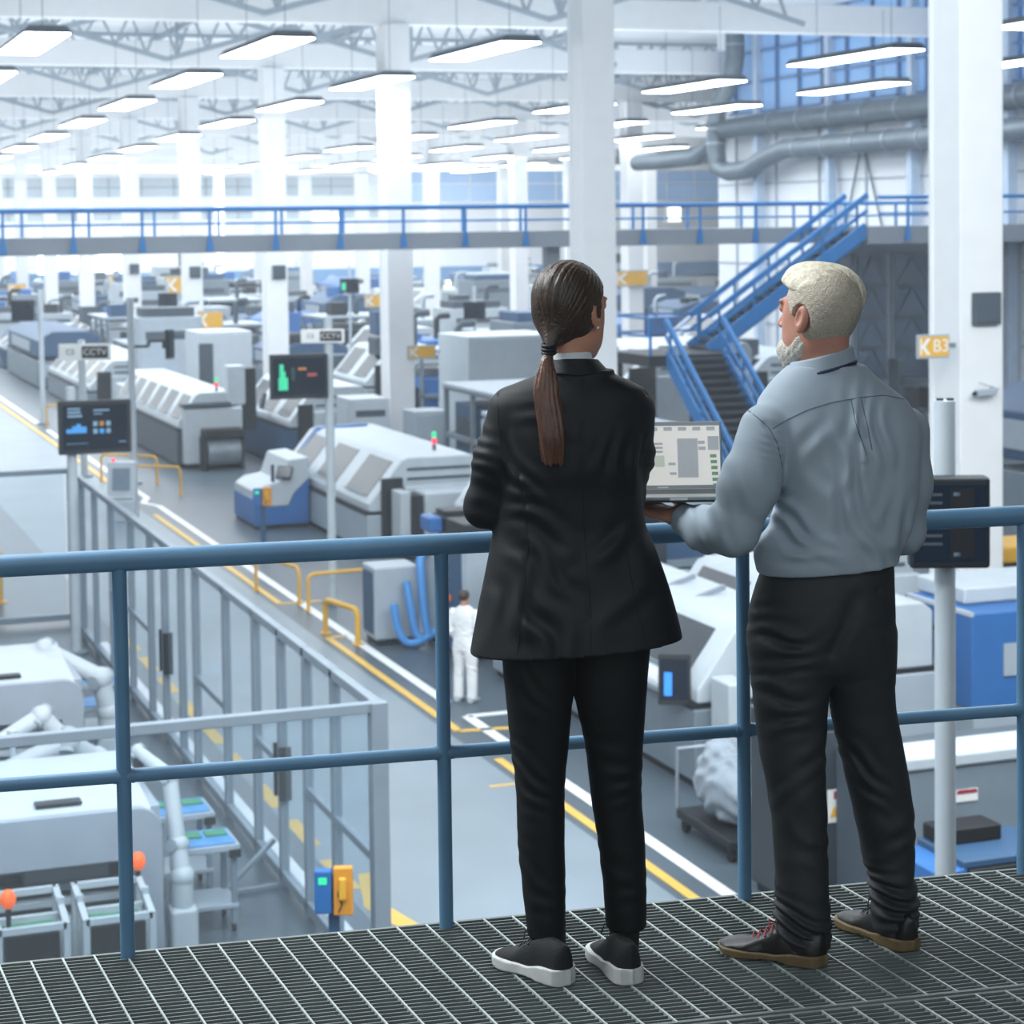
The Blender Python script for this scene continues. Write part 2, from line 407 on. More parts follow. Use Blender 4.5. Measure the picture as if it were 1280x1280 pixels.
g.build('landing_rail', STAIRB, ST)
for x, y in ((23.4, 55.6), (25.8, 55.6), (25.8, 53.1)):
    G().b6(x-.1, x+.1, y-.1, y+.1, 0, 3.3).build('leg', DARK, ST)

# partition under the deck on the right
PT = struct(G().b6(31.2, 46, 57.0, 57.25, 0, 6.6).build('wall_partition', mat('blue grey partition', '#a9b7c6', .5, var=.04)), 'grey partition wall under the right end of the walkway', 'wall')
for i, (a, b) in enumerate(((1070, 1106), (1117, 1160))):
    p, q = ony(a, 320, 56.95), ony(b, 472, 56.95)
    g = G(); g.b6(p.x-.1, q.x+.1, 56.9, 57, q.z-.1, p.z+.1); wd = struct(g.build('window_%d' % (30+i), GREY), 'dark braced window under the right walkway, %s' % ('left one', 'right one')[i], 'window')
    G().b6(p.x, q.x, 56.85, 56.92, q.z, p.z).build('pane', mat('dark blue glass', '#566a80', .2, var=.1, scale=1), wd)
    g = G()
    for k in range(1, 4):
        z = q.z+(p.z-q.z)*k/4; g.b6(p.x, q.x, 56.8, 56.86, z-.05, z+.05)
    for k in range(4):
        z0, z1 = q.z+(p.z-q.z)*k/4, q.z+(p.z-q.z)*(k+1)/4; xm = (p.x+q.x)/2
        g.beam((p.x, 56.84, z0), (xm, 56.84, z1), .04); g.beam((q.x, 56.84, z0), (xm, 56.84, z1), .04)
    g.build('bracing', SLATE, wd)
p, q = ony(1108, 500, 56.8), ony(1165, 580, 56.8)
dr = thing('open_shelf_frame', 'dark steel shelf frame against the partition right of the man', 'shelf', (p.x, 56.2, 0))
g = G(); W = q.x-p.x
for x in (0, W): g.b6(x-.09, x+.09, -.3, .3, 0, 3.0)
for z in (.6, 1.4, 2.35): g.b6(0, W, -.3, .3, z-.08, z+.08)
g.build('frame', SLATE, dr)
for k in range(2): G().b6(.12+k*W*.5, .12+k*W*.5+W*.36, -.25, .25, 1.48, 2.1).build('drawer_unit', DARK, dr)
# ================================================================== LIGHTS
LAMP = mat('lit lamp diffuser', '#ffffff', .4, var=0, emit='#f3f8ff', estr=9.0)
def ceiling_light(x, y, label):
    z = EYE+4.35-.0105*(y-48)
    t = thing('ceiling_light', label, 'light', (x, y, z), 0, 'hanging ceiling lights')
    L, W = 2.9, .55
    G().prism([(-W, 0), (W, 0), (W*.75, .16), (-W*.75, .16)], -L, L, 'Y').build('housing', SLATE, t, bevel=.02)
    G().b6(-W+.05, W-.05, -L+.05, L-.05, -.03, 0).build('diffuser', LAMP, t)
    zt = beamz(y)+.5-z
    for sy in (-L*.7, L*.7): g = G(); g.cyl((0, sy, .15), (0, sy, zt), .01, 5); g.build('cable', GREY, t)
    return t
lines = [(6.2, 0, 9), (11.8, 0, 9), (17.4, 0, 9), (28.0, -1, 9), (33.7, -1, 9), (39.5, 3, 9), (45, 3, 9), (.6, 2, 9)]
for i, (x, k0, k1) in enumerate(lines):
    for k in range(k0, k1):
        ceiling_light(x+.02*k, 50+10.3*k, 'long white hanging ceiling light, %s in the %s line from the left' % (ORD[k-k0], ORD[[1, 2, 3, 4, 5, 6, 7, 0][i]]))
w = bpy.data.worlds.new('hall daylight'); S.world = w; w.use_nodes = True
w.node_tree.nodes['Background'].inputs['Color'].default_value = lin('#dce9f2'); w.node_tree.nodes['Background'].inputs['Strength'].default_value = .45
def area(name, loc, rot, sx, sy, e, col='#f0f7fb'):
    l = bpy.data.lights.new(name, 'AREA'); l.shape = 'RECTANGLE'; l.size = sx; l.size_y = sy; l.energy = e; l.color = lin(col)[:3]
    o = bpy.data.objects.new(name, l); COL.objects.link(o); o.location = loc; o.rotation_euler = rot; return o
area('hall_fill', (4, 28, 12.0), (0, 0, 0), 30, 26, 2100)  # broad added area lights standing in for the hanging ceiling lights
area('hall_fill', (14, 75, 11.4), (0, 0, 0), 44, 44, 8500)
area('hall_fill', (24, 150, 11.0), (0, 0, 0), 90, 100, 46000)
area('hall_fill', (9, 13, 12.8), (math.radians(28), 0, 0), 30, 10, 5600)  # added fill, tilted forward to brighten the near column fronts
area('ceiling_fill', (12, 40, 13.0), (PI, 0, 0), 40, 24, 4200)  # added upward fills that brighten the roof, not real fittings
area('ceiling_fill', (14, 78, 11.3), (PI, 0, 0), 50, 50, 9500)
area('ceiling_fill', (24, 145, 10.9), (PI, 0, 0), 80, 80, 26000)
area('platform_fill', (-1.6, 7.0, 11.2), (math.radians(-12), math.radians(-8), 0), 4, 3, 700)  # added fill over the platform, lights the people's shoulders
area('hall_fill', (35, 178, 10.5), (math.radians(65), 0, 0), 90, 6, 16000)  # added fill aimed at the far wall to brighten it
# thin pale haze fills the hall air
nt = w.node_tree; vs = nt.nodes.new('ShaderNodeVolumeScatter'); vs.inputs['Color'].default_value = lin('#e4eef8'); vs.inputs['Density'].default_value = .0019; vs.inputs['Anisotropy'].default_value = .0
nt.links.new(vs.outputs['Volume'], nt.nodes['World Output'].inputs['Volume'])
area('rear_fill', (-4, -11, 13.5), (math.radians(62), 0, math.radians(-6)), 30, 15, 1900, '#e3eef6')  # added fill behind the camera, replaces the world's ambient light
area('side_fill', (-24, 34, 10), (0, math.radians(-82), 0), 14, 60, 1500, '#e3eef6')  # added fill from the left, also replacing ambient light
S.cycles.volume_bounces = 0; S.cycles.adaptive_threshold = .02
S.view_settings.view_transform = 'Standard'; S.view_settings.look = 'None'; S.view_settings.exposure = 0.0; S.view_settings.gamma = 1.0
S.cycles.max_bounces = 6; S.cycles.diffuse_bounces = 3; S.cycles.glossy_bounces = 3; S.cycles.transparent_max_bounces = 16; S.cycles.use_denoising = True
S.cycles.sample_clamp_indirect = 4.0
# ================================================================== PLATFORM AND RAILING
RA = math.radians(-6.2)
U = Vector((math.cos(RA), math.sin(RA), 0)); Nn = Vector((-math.sin(RA), math.cos(RA), 0))
E0 = Vector((1.68, 5.215, PLAT))            # a point on the platform edge, at the second railing post
GRATD = mat('dark grating steel', '#69716f', .5, metal=.0, var=.15, scale=6)
GRATL = mat('worn galvanised cross rods', '#a9b3b0', .38, metal=.1, var=.15, scale=8)
def grating(name, v0, v1, du, drop, label):
    t = thing(name, label, 'floor grating', (E0.x, E0.y, PLAT-drop), RA); t['kind'] = 'structure'
    g = G(); n = int(round((v1-v0)/.0235)); 
    for i in range(n+1):
        v = v0+(v1-v0)*i/n; g.b6(-2.6, 3.0, v-.0021, v+.0021, -.045, 0)
    g.build('bearing_bars', GRATD, t)
    g = G(); u = -2.6+du; sk = math.tan(math.radians(SKEW))
    while u < 3.0:
        a, b = Vector((u-sk*v0, v0, -.0035)), Vector((u-sk*v1, v1, -.0035)); g.beam(a, b, .005, .011); u += .0795
    g.build('cross_rods', GRATL, t)
    g = G(); g.b6(-2.6, 3.0, v1-.006, v1+.006, -.05, .0015); g.b6(-2.6, 3.0, v0-.006, v0+.006, -.05, .0015); g.build('edge_bar', GRATD, t)
    return t
SKEW = 8.0
grating('platform_grating', -.8, .03, .01, 0, 'dark steel grating panel the man and woman stand on')
grating('platform_grating', -2.2, -.815, .045, .004, 'second dark grating panel along the bottom edge, nearer the viewer')
g = G(); g.b6(-2.7, 3.1, -2.2, .02, -.3, -.06); o = g.build('platform_underside', mat('dark steel plate', '#15191b', .7, var=.1)); o.location = E0; o.rotation_euler.z = RA
struct(o, 'dark steel plate under the grating', 'platform')

RL = thing('guard_railing', 'blue pipe guard railing on the edge of the grating platform', 'railing', E0, RA)
UP_ = [-.855, 0, .845, 1.69, 2.55, -1.72]
posts = [-.84, 0, .845, 1.69, 2.54, -1.69]
for u in posts:
    g = G(); g.cyl((u, .0, -.25), (u, .0, 1.02), .0188, 20); g.build('post', RAILB, RL, smooth=True)
G().cyl((-2.6, 0, 1.03), (3.2, 0, 1.03), .0285, 24).build('top_rail', RAILB, RL, smooth=True)
G().cyl((-2.6, 0, .472), (3.2, 0, .472), .0178, 20).build('mid_rail', RAILB, RL, smooth=True)
for u in posts:
    g = G()
    for d in (-.026, .026): g.cyl((u+d*.75, 0, .472), (u+d, 0, .472), .0192, 20)
    g.build('weld_collar', RAILB, RL, smooth=True)
# ================================================================== SMOOTH SURFACES FOR FIGURES
f32 = np.float32
def nets(fn, lo, hi, h):
    """surface of fn(P)=0 on a regular grid (naive surface nets); returns verts, quads"""
    lo = np.array(lo, float); n = np.ceil((np.array(hi)-lo)/h).astype(int)+1
    ax = [lo[i]+h*np.arange(n[i]) for i in range(3)]
    V = np.empty(n, f32)
    step = max(1, int(600000/(n[1]*n[2])))
    for i in range(0, n[0], step):
        X, Y, Z = np.meshgrid(ax[0][i:i+step], ax[1], ax[2], indexing='ij')
        P = np.stack([X.ravel(), Y.ravel(), Z.ravel()], 1).astype(f32)
        V[i:i+step] = fn(P).reshape(X.shape)
    I = V < 0
    c = [(a, b, d) for a in (0, 1) for b in (0, 1) for d in (0, 1)]
    def sl(A, o): return A[o[0]:A.shape[0]-1+o[0], o[1]:A.shape[1]-1+o[1], o[2]:A.shape[2]-1+o[2]]
    cnt = sum(sl(I, o).astype(np.int8) for o in c); act = (cnt > 0) & (cnt < 8)
    idx = np.full(act.shape, -1, np.int64); ii = np.argwhere(act); idx[act] = np.arange(len(ii))
    pos = np.zeros((len(ii), 3)); num = np.zeros(len(ii))
    for a in c:
        for k in range(3):
            if a[k] == 0:
                b = list(a); b[k] = 1
                va, vb = sl(V, a)[act].astype(float), sl(V, b)[act].astype(float); m = (va < 0) != (vb < 0)
                t = np.where(m, va/np.where(m, va-vb, 1), 0); p = np.tile(np.array(a, float), (len(ii), 1)); p[:, k] += t
                pos[m] += p[m]; num[m] += 1
    verts = lo+h*(ii+pos/num[:, None])
    quads = []
    for k in range(3):
        u, v = (k+1) % 3, (k+2) % 3
        s0 = [slice(None)]*3; s1 = [slice(None)]*3; s0[k] = slice(0, -1); s1[k] = slice(1, None)
        e = I[tuple(s0)] != I[tuple(s1)]; e = e.copy()
        for w in (u, v):
            q = [slice(None)]*3; q[w] = slice(0, 1); e[tuple(q)] = False; q[w] = slice(-1, None); e[tuple(q)] = False
        g = np.argwhere(e); ins = I[tuple(s0)][e]
        o = []
        for du, dv in ((1, 1), (0, 1), (0, 0), (1, 0)):
            h_ = g.copy(); h_[:, u] -= du; h_[:, v] -= dv; o.append(idx[h_[:, 0], h_[:, 1], h_[:, 2]])
        Q = np.stack(o, 1); Q[~ins] = Q[~ins][:, ::-1]; quads.append(Q)
    return verts, np.concatenate(quads)
def sdf_obj(name, parts, m, parent, smooth=2, label=None):
    """parts: list of (fn, lo, hi, h) whose surfaces are joined into one mesh"""
    vs, qs, o = [], [], 0
    for fn, lo, hi, h in parts:
        v, q = nets(fn, lo, hi, h); vs.append(v); qs.append(q+o); o += len(v)
    v, q = np.concatenate(vs), np.concatenate(qs)
    me = bpy.data.meshes.new(name); me.vertices.add(len(v)); me.vertices.foreach_set('co', v.ravel().astype(f32))
    me.loops.add(len(q)*4); me.loops.foreach_set('vertex_index', q.ravel().astype(np.int32))
    me.polygons.add(len(q)); me.polygons.foreach_set('loop_start', np.arange(0, len(q)*4, 4, dtype=np.int32)); me.polygons.foreach_set('loop_total', np.full(len(q), 4, np.int32))
    me.update(calc_edges=True); me.validate(); me.shade_smooth(); me.materials.append(m)
    ob = bpy.data.objects.new(name, me); COL.objects.link(ob); ob.parent = parent
    if smooth:
        sm = ob.modifiers.new('smooth', 'SMOOTH'); sm.iterations = smooth; sm.factor = .5
    if label: ob['label'] = label
    return ob
def smin(a, b, k):
    h = np.clip(.5+.5*(b-a)/k, 0, 1); return b+(a-b)*h-k*h*(1-h)
def smax(a, b, k): return -smin(-a, -b, k)
def sph(P, c, r): return np.linalg.norm(P-np.array(c, f32), axis=1)-r
def ell(P, c, r, R=None):
    q = P-np.array(c, f32)
    if R is not None: q = q @ np.array(R, f32)
    r = np.array(r, f32); k0 = np.linalg.norm(q/r, axis=1); k1 = np.linalg.norm(q/(r*r), axis=1)
    return k0*(k0-1)/np.maximum(k1, 1e-6)
def cone(P, a, b, ra, rb):
    a, b = np.array(a, f32), np.array(b, f32); d = b-a; q = P-a
    t = np.clip((q @ d)/(d @ d), 0, 1); return np.linalg.norm(q-t[:, None]*d, axis=1)-(ra+(rb-ra)*t)
def chain(P, pts, rs, k=.02):
    d = None
    for i in range(len(pts)-1):
        e = cone(P, pts[i], pts[i+1], rs[i], rs[i+1]); d = e if d is None else smin(d, e, k)
    return d
def pch(x, xs, ys):
    """smooth monotone interpolation"""
    xs, ys = np.array(xs, float), np.array(ys, float); o = np.argsort(xs); xs, ys = xs[o], ys[o]
    h = np.diff(xs); s = np.diff(ys)/h; m = np.zeros(len(xs)); m[0], m[-1] = s[0], s[-1]
    for i in range(1, len(xs)-1):
        m[i] = 0 if s[i-1]*s[i] <= 0 else 2*s[i-1]*s[i]/(s[i-1]+s[i])
    x = np.clip(x, xs[0], xs[-1]); i = np.clip(np.searchsorted(xs, x)-1, 0, len(h)-1); t = (x-xs[i])/h[i]
    return (ys[i]*(1+2*t)*(1-t)**2+h[i]*m[i]*t*(1-t)**2+ys[i+1]*t*t*(3-2*t)+h[i]*m[i+1]*t*t*(t-1)).astype(f32)
def zloft(P, rows, n=2.3, cap=True):
    """rows: (z, cx, cy, a, b)"""
    R = np.array(rows); z = P[:, 2]
    cx, cy, a, b = (pch(z, R[:, 0], R[:, j]) for j in (1, 2, 3, 4))
    q = (np.abs((P[:, 0]-cx)/a)**n+np.abs((P[:, 1]-cy)/b)**n)**(1/n)
    d = (q-1)*np.minimum(a, b)
    if cap: d = np.maximum(d, np.maximum(z-R[:, 0].max(), R[:, 0].min()-z))
    return d
def fold(P, c, d, lam, amp, sig, ph=0, warp=.0):
    """a patch of parallel cloth folds around c, running across direction d"""
    q = P-np.array(c, f32); d = np.array(d, f32); d = d/np.linalg.norm(d)
    s = np.array(sig if hasattr(sig, '__len__') else (sig,)*3, f32)
    w = np.exp(-.5*((q/s)**2).sum(1)); u = q @ d
    u = u+lam*(.34*np.sin(q @ np.array((13, 7, 11), f32)+ph*3)+.22*np.sin(q @ np.array((-21, 15, 27), f32)+ph*5+1))
    if warp: u = u+warp*np.sin(q[:, 0]*23+q[:, 2]*17)
    w = w*(.62+.38*np.sin(q @ np.array((24, -13, 19), f32)+2*ph+lam*40))
    return amp*w*np.sin(2*PI*u/lam+ph)
def crease(P, a, b, w, amp):
    """a groove (amp>0) or ridge (amp<0) along the segment a-b"""
    return amp*np.exp(-(np.maximum(cone(P, a, b, 0, 0), 0)/w)**2)
def head_sdf(P, neck=.05, s=1.0, nk=(0, -.04, -.2)):
    P = P/s; m = P.copy(); m[:, 0] = np.abs(m[:, 0])
    d = ell(P, (0, -.018, .035), (.074, .094, .085))
    d = smin(d, ell(P, (0, .03, -.02), (.063, .066, .085)), .03)
    d = smin(d, ell(P, (0, .05, -.075), (.043, .042, .04)), .03)
    d = smin(d, sph(P, (0, .08, -.1), .015), .025)
    d = smin(d, ell(m, (.047, .012, -.062), (.016, .03, .032)), .03)
    d = smin(d, cone(P, (0, .09, .022), (0, .111, -.02), .006, .0115), .012)
    d = smin(d, ell(m, (.011, .1, -.024), (.008, .009, .007)), .006)
    d = smax(d, -sph(m, (.032, .1, .02), .013), .014)
    d = np.minimum(d, sph(m, (.032, .0805, .019), .0122))
    d = smin(d, ell(m, (.028, .08, .037), (.022, .008, .006)), .014)
    d = smin(d, ell(P, (0, .093, -.05), (.02, .008, .005)), .004)
    d = smin(d, ell(P, (0, .092, -.06), (.018, .008, .006)), .004)
    ca, sa = math.cos(.25), math.sin(.25)
    R = [[1, 0, 0], [0, ca, -sa], [0, sa, ca]]
    ear = ell(m, (.078, -.01, -.004), (.010, .019, .033), R)
    ear = smax(ear, -ell(m, (.09, -.004, .0), (.0105, .0115, .021), R), .004)
    ear = smin(ear, ell(m, (.078, -.003, -.03), (.006, .008, .009)), .006)
    d = smin(d, ear, .006)
    d = smin(d, cone(P, (0, -.025, -.05), nk, neck, neck*1.08), .03)
    return d*s
def hand_sdf(P, curl=.35, spread=.06):
    """right hand, wrist at origin, fingers along +x, palm facing -z, thumb on +y side; metres"""
    d = ell(P, (.05, 0, 0), (.052, .04, .0145))
    d = smin(d, cone(P, (-.05, 0, 0), (.02, 0, 0), .026, .024), .02)
    for i, (y, L) in enumerate(((.03, .072), (.0105, .08), (-.0105, .074), (-.03, .058))):
        a = np.array((.088-(.006 if i in (0, 3) else 0)-(.004 if i == 3 else 0), y*.95, 0)); th = 0; pts = [np.array((.05, y*.6, 0)), a]
        sp = spread*(1.5-i)
        for j, fr in enumerate((.45, .3, .25)):
            th += curl*(1, 1.1, .7)[j]; a = a+L*fr*np.array((math.cos(th)*math.cos(sp), math.sin(sp), -math.sin(th))); pts.append(a)
        e = chain(P, pts, [.0105, .0098, .0088, .0082, .007], .006); d = smin(d, e, .006)
    e = chain(P, [(.012, .022, -.004), (.038, .05, -.012), (.066, .062, -.018), (.088, .064, -.022)], [.017, .0125, .0105, .0085], .01)
    return smin(d, e, .012)
def seam(fn, fr, path, r, m, par, name='seam', y0=-.34, off=0.0, n=10):
    """a thin stitched line laid on the back of a garment along picture points"""
    pts = []
    for a, b in zip(path[:-1], path[1:]):
        pts += [(a[0]+(b[0]-a[0])*k/n, a[1]+(b[1]-a[1])*k/n) for k in range(n)]
    pts.append(path[-1]); out = []
    for px, py in pts:
        ys = np.linspace(y0, .12, 500); q = np.array([fr.L(px, py, y) for y in (y0, .12)]); P = (q[0]+(q[1]-q[0])*((ys-y0)/(.12-y0))[:, None]).astype(f32)
        d = fn(P); k = np.argmax(d < 0)
        if d[k] < 0: out.append(P[k]+np.array((0, -off, 0)))
    for _ in range(2): out = [out[0]]+[(out[i-1]+2*out[i]+out[i+1])/4 for i in range(1, len(out)-1)]+[out[-1]]
    if len(out) > 2: g = G(); g.tube(out, r, 6); return g.build(name, m, par, smooth=True)
def inv_apply(P, M):
    Mi = np.array(M.inverted(), f32); return P @ Mi[:3, :3].T+Mi[:3, 3]
def shoe_sdf(P, L, W, H, sole, heel):
    """heel at x=0, toe at x=L, sole bottom z=0. returns (upper, sole)"""
    s = np.clip(P[:, 0]/L, 0.0, 1.0)
    w = W*pch(s, [0, .03, .1, .3, .5, .7, .85, .95, 1], [.0, .48, .72, .8, .82, 1.0, .95, .62, .12])
    hh = H*pch(s, [0, .05, .2, .35, .5, .7, .85, .95, 1], [.8, .98, 1.0, 1.0, .8, .5, .4, .3, .18])
    w = np.maximum(w, .002); off = np.maximum(np.maximum(-P[:, 0], P[:, 0]-L), 0)
    v = P[:, 1]
    q = (np.abs(v/w)**2.4+np.abs((P[:, 2]-sole*.5)/np.maximum(hh-sole*.5, .004))**2.2)**(1/2.3)
    up = (q-1)*np.minimum(w, hh)*.7+off; up = np.maximum(up, sole*.7-P[:, 2])
    ws = np.maximum(w*1.1+.004, .002)
    zt = sole*pch(s, [0, .25, .45, 1], [1.15, 1.1, .8, .75]); zb = pch(s, [0, .3, .38, .8, 1], [0, 0, heel, 0, .012])
    so = np.maximum((np.abs(v)-ws), np.maximum(P[:, 2]-zt, zb-P[:, 2]))+off
    return up, so
# ================================================================== THE TWO PEOPLE
EX = Vector((math.cos(YAW), -math.sin(YAW), 0)); EY = Vector((math.sin(YAW), math.cos(YAW), 0))
class Frame:
    def __init__(s, px, h0):
        s.h0 = h0; d = ray(px, 1200); p = EYEP+d*(h0/d.dot(EY)); s.o = Vector((p.x, p.y, PLAT))
    def L(s, px, py, y=0):
        d = ray(px, py); p = EYEP+d*((s.h0+y)/d.dot(EY))-s.o
        return np.array((p.dot(EX), p.dot(EY), p.z))
    def w2l(s, p):
        p = Vector(p)-s.o; return np.array((p.dot(EX), p.dot(EY), p.z))
    def rows(s, rr):
        out = []
        for py, xl, xr, b, cy in rr:
            p, q = s.L(xl, py, cy), s.L(xr, py, cy); out.append(((p[2]+q[2])/2, (p[0]+q[0])/2, cy, (q[0]-p[0])/2, b))
        return out
def rotz(a): return Matrix.Rotation(a, 4, 'Z')
SKIN = mat('warm skin', '#c08a70', .5, var=.06, scale=20, bump=.05, bscale=120)
SKINM = mat('ruddy skin', '#c08a76', .5, var=.1, scale=16, bump=.06, bscale=120)
SUIT = mat('black wool suit', '#14171a', .62, var=.12, scale=25, bump=.12, bscale=450, spec=.35)
SUITP = mat('black suit trousers', '#0d0f11', .65, var=.12, scale=25, bump=.1, bscale=450, spec=.3)
TROU = mat('charcoal trousers', '#2b2e2f', .6, var=.14, scale=20, bump=.12, bscale=450, spec=.35)
SHIRT = mat('blue grey cotton shirt', '#9eabb6', .75, var=.05, scale=12, bump=.12, bscale=500, spec=.2)
COLLW = mat('white shirt cotton', '#d7dade', .7, var=.03)
HAIRD = mat('dark brown hair', '#3d2f25', .44, var=.35, scale=60, bump=.35, bscale=90, stretch=(1, 1, .12))
HAIRR = mat('chestnut hair', '#5b3c2c', .38, var=.35, scale=60, bump=.4, bscale=90, stretch=(1, 1, .06))
HAIRB = mat('short ash blond hair', '#c1b6a4', .65, var=.15, scale=160, bump=.6, bscale=260)
HAIRT = mat('pale blond hair', '#dad1bb', .5, var=.16, scale=70, bump=.35, bscale=110, stretch=(1, .25, 1))
BEARD = mat('white beard', '#c9c4ba', .7, var=.2, scale=140, bump=.6, bscale=240)
EYEW = mat('eye white', '#e8e8e6', .2, var=0)

def finish(P, o, rz): P.location = o; P.rotation_euler = (0, 0, rz)

# ------------------------------------------------------------------ woman
hw = onz(748, 1226, PLAT).dot(EY)+.085
W = Frame(735, hw)
WO = thing('person', 'woman in a black suit with a long brown ponytail, arms folded, seen from behind', 'person', W.o, -YAW)
L = W.L
hc = L(715, 390, .02); HYAW = math.radians(-38)
HM = Matrix.Translation(Vector(hc)) @ rotz(HYAW) @ Matrix.Rotation(math.radians(-4), 4, 'X')
jr = W.rows([(468, 672, 768, .07, .0), (478, 645, 790, .078, .0), (488, 625, 806, .088, .0), (505, 618, 810, .102, .0), (540, 622, 808, .118, .0), (580, 624, 806, .124, .0), (620, 620, 803, .118, .005),
    (655, 617, 807, .115, .005), (690, 611, 821, .125, .0), (740, 601, 838, .145, .0), (780, 593, 849, .162, .0), (840, 583, 862, .182, .0)])
lsh, lmi, lel = L(641, 516, .0), L(622, 575, -.005), L(606, 634, .02); lfo, lwr = L(650, 606, .2), L(715, 590, .235)
rsh, rmi, rel_ = L(789, 516, .0), L(790, 570, .02), L(782, 620, .06); rfo, rwr = L(735, 612, .21), L(690, 604, .22)
hemL, hemR = L(588, 815, 0), L(853, 795, 0)
back = lambda px, py, cy=-.13: tuple(L(px, py, cy))
def jacket(P):
    d = zloft(P, jr, 2.3, False)
    d = np.maximum(d, P[:, 2]-L(715, 462)[2])
    arm = chain(P, [lsh, lmi, lel], [.062, .056, .05], .03); arm = smin(arm, chain(P, [lel, lfo, lwr], [.05, .046, .036], .02), .02)
    arm = arm+fold(P, L(600, 560, -.02), (.25, 0, 1), .046, .0026, (.05, .08, .09), 0, .008)+fold(P, L(622, 618, -.03), (.6, .2, 1), .05, .003, (.05, .06, .05), 1, .006)
    arm2 = chain(P, [rsh, rmi, rel_], [.06, .051, .046], .03); arm2 = smin(arm2, chain(P, [rel_, rfo, rwr], [.046, .044, .036], .02), .02)
    arm2 = arm2+fold(P, L(805, 575, -.02), (-.3, 0, 1), .05, .003, (.05, .08, .08), 0, .006)
    d = smin(d, arm, .014); d = smin(d, arm2, .014)
    bk = (P[:, 1] < .02)
    f = fold(P, L(700, 700, -.13), (.9, 0, .55), .085, .0055, (.07, .08, .06), .4, .01)+fold(P, L(765, 715, -.13), (.8, 0, -.6), .09, .005, (.06, .08, .07), 1.2, .01)
    f += fold(P, L(690, 640, -.12), (.35, 0, 1), .06, .0035, (.07, .08, .05), .6, .01)+fold(P, L(690, 780, -.15), (1, 0, .12), .12, .006, (.13, .08, .07), 2.2, .0)
    f += fold(P, L(650, 590, -.1), (1, 0, .7), .06, .003, (.05, .08, .05), 0, .01)+fold(P, L(780, 580, -.1), (1, 0, -.7), .06, .003, (.05, .08, .05), 0, .01)
    f += fold(P, L(715, 520, -.11), (.1, 0, 1), .07, .002, (.09, .08, .04), .5, .01)
    f = f*1.7
    g = crease(P, L(728, 478, -.11), L(729, 640, -.125), .006, .0035)+crease(P, L(729, 640, -.125), L(738, 770, -.15), .006, .0035)
    g += crease(P, L(648, 590, -.09), L(660, 680, -.105), .006, .003)+crease(P, L(660, 680, -.105), L(648, 822, -.16), .006, .003)
    g += crease(P, L(786, 590, -.09), L(783, 680, -.105), .006, .003)+crease(P, L(783, 680, -.105), L(808, 812, -.16), .006, .003)
    g += crease(P, L(622, 492, -.02), L(632, 580, -.06), .007, .0035)+crease(P, L(806, 492, -.02), L(800, 580, -.06), .007, .003)
    d = d+np.where(bk, f+g, f*.3)
    hz = hemL[2]+(P[:, 0]-hemL[0])*(hemR[2]-hemL[2])/(hemR[0]-hemL[0])
    return np.maximum(d, hz-P[:, 2])
sdf_obj('jacket', [(jacket, L(560, 860, 0)+[0, -.26, 0], L(870, 455, 0)+[0, .34, .0], .004)], SUIT, WO, 1)
cr = W.rows([(442, 690, 742, .062, .0), (450, 687, 748, .066, .0), (460, 680, 757, .074, .0), (470, 672, 766, .084, .0), (480, 664, 776, .092, .0)])
def jcollar(P):
    d = zloft(P, cr, 2.1); z = P[:, 2]; zt = L(715, 447)[2]-.10*(P[:, 1]+.05)-.18*np.maximum(P[:, 1], 0)
    d = np.maximum(d, z-zt); return smax(d, L(715, 467)[2]+.06*np.abs(P[:, 0]-L(723, 460)[0])-z, .004)
sdf_obj('jacket_collar', [(jcollar, L(640, 490, 0)+[0, -.15, 0], L(800, 435, 0)+[0, .15, 0], .003)], SUIT, WO, 2)
wr_ = W.rows([(430, 690, 737, .056, .0), (450, 688, 741, .06, .0), (462, 685, 746, .064, .0)])
def wcollar(P): return zloft(P, wr_, 2.1)
sdf_obj('shirt_collar', [(lambda P: np.maximum(wcollar(P), P[:, 2]-L(715, 441)[2]+.1*P[:, 1]-.05*P[:, 0]), L(670, 470, 0)+[0, -.1, 0], L(760, 432, 0)+[0, .1, 0], .003)], COLLW, WO, 1)
SEAMD = mat('dark seam thread', '#060708', .8, var=0)
for pth in ([(728, 474), (728, 560), (729, 640), (733, 700), (738, 760), (738, 826)], [(646, 586), (655, 630), (660, 680), (655, 740), (646, 820)], [(787, 590), (783, 640), (783, 690), (794, 750), (810, 812)], [(622, 492), (623, 530), (628, 575), (640, 588)]):
    seam(jacket, W, pth, .0014, SEAMD, WO)
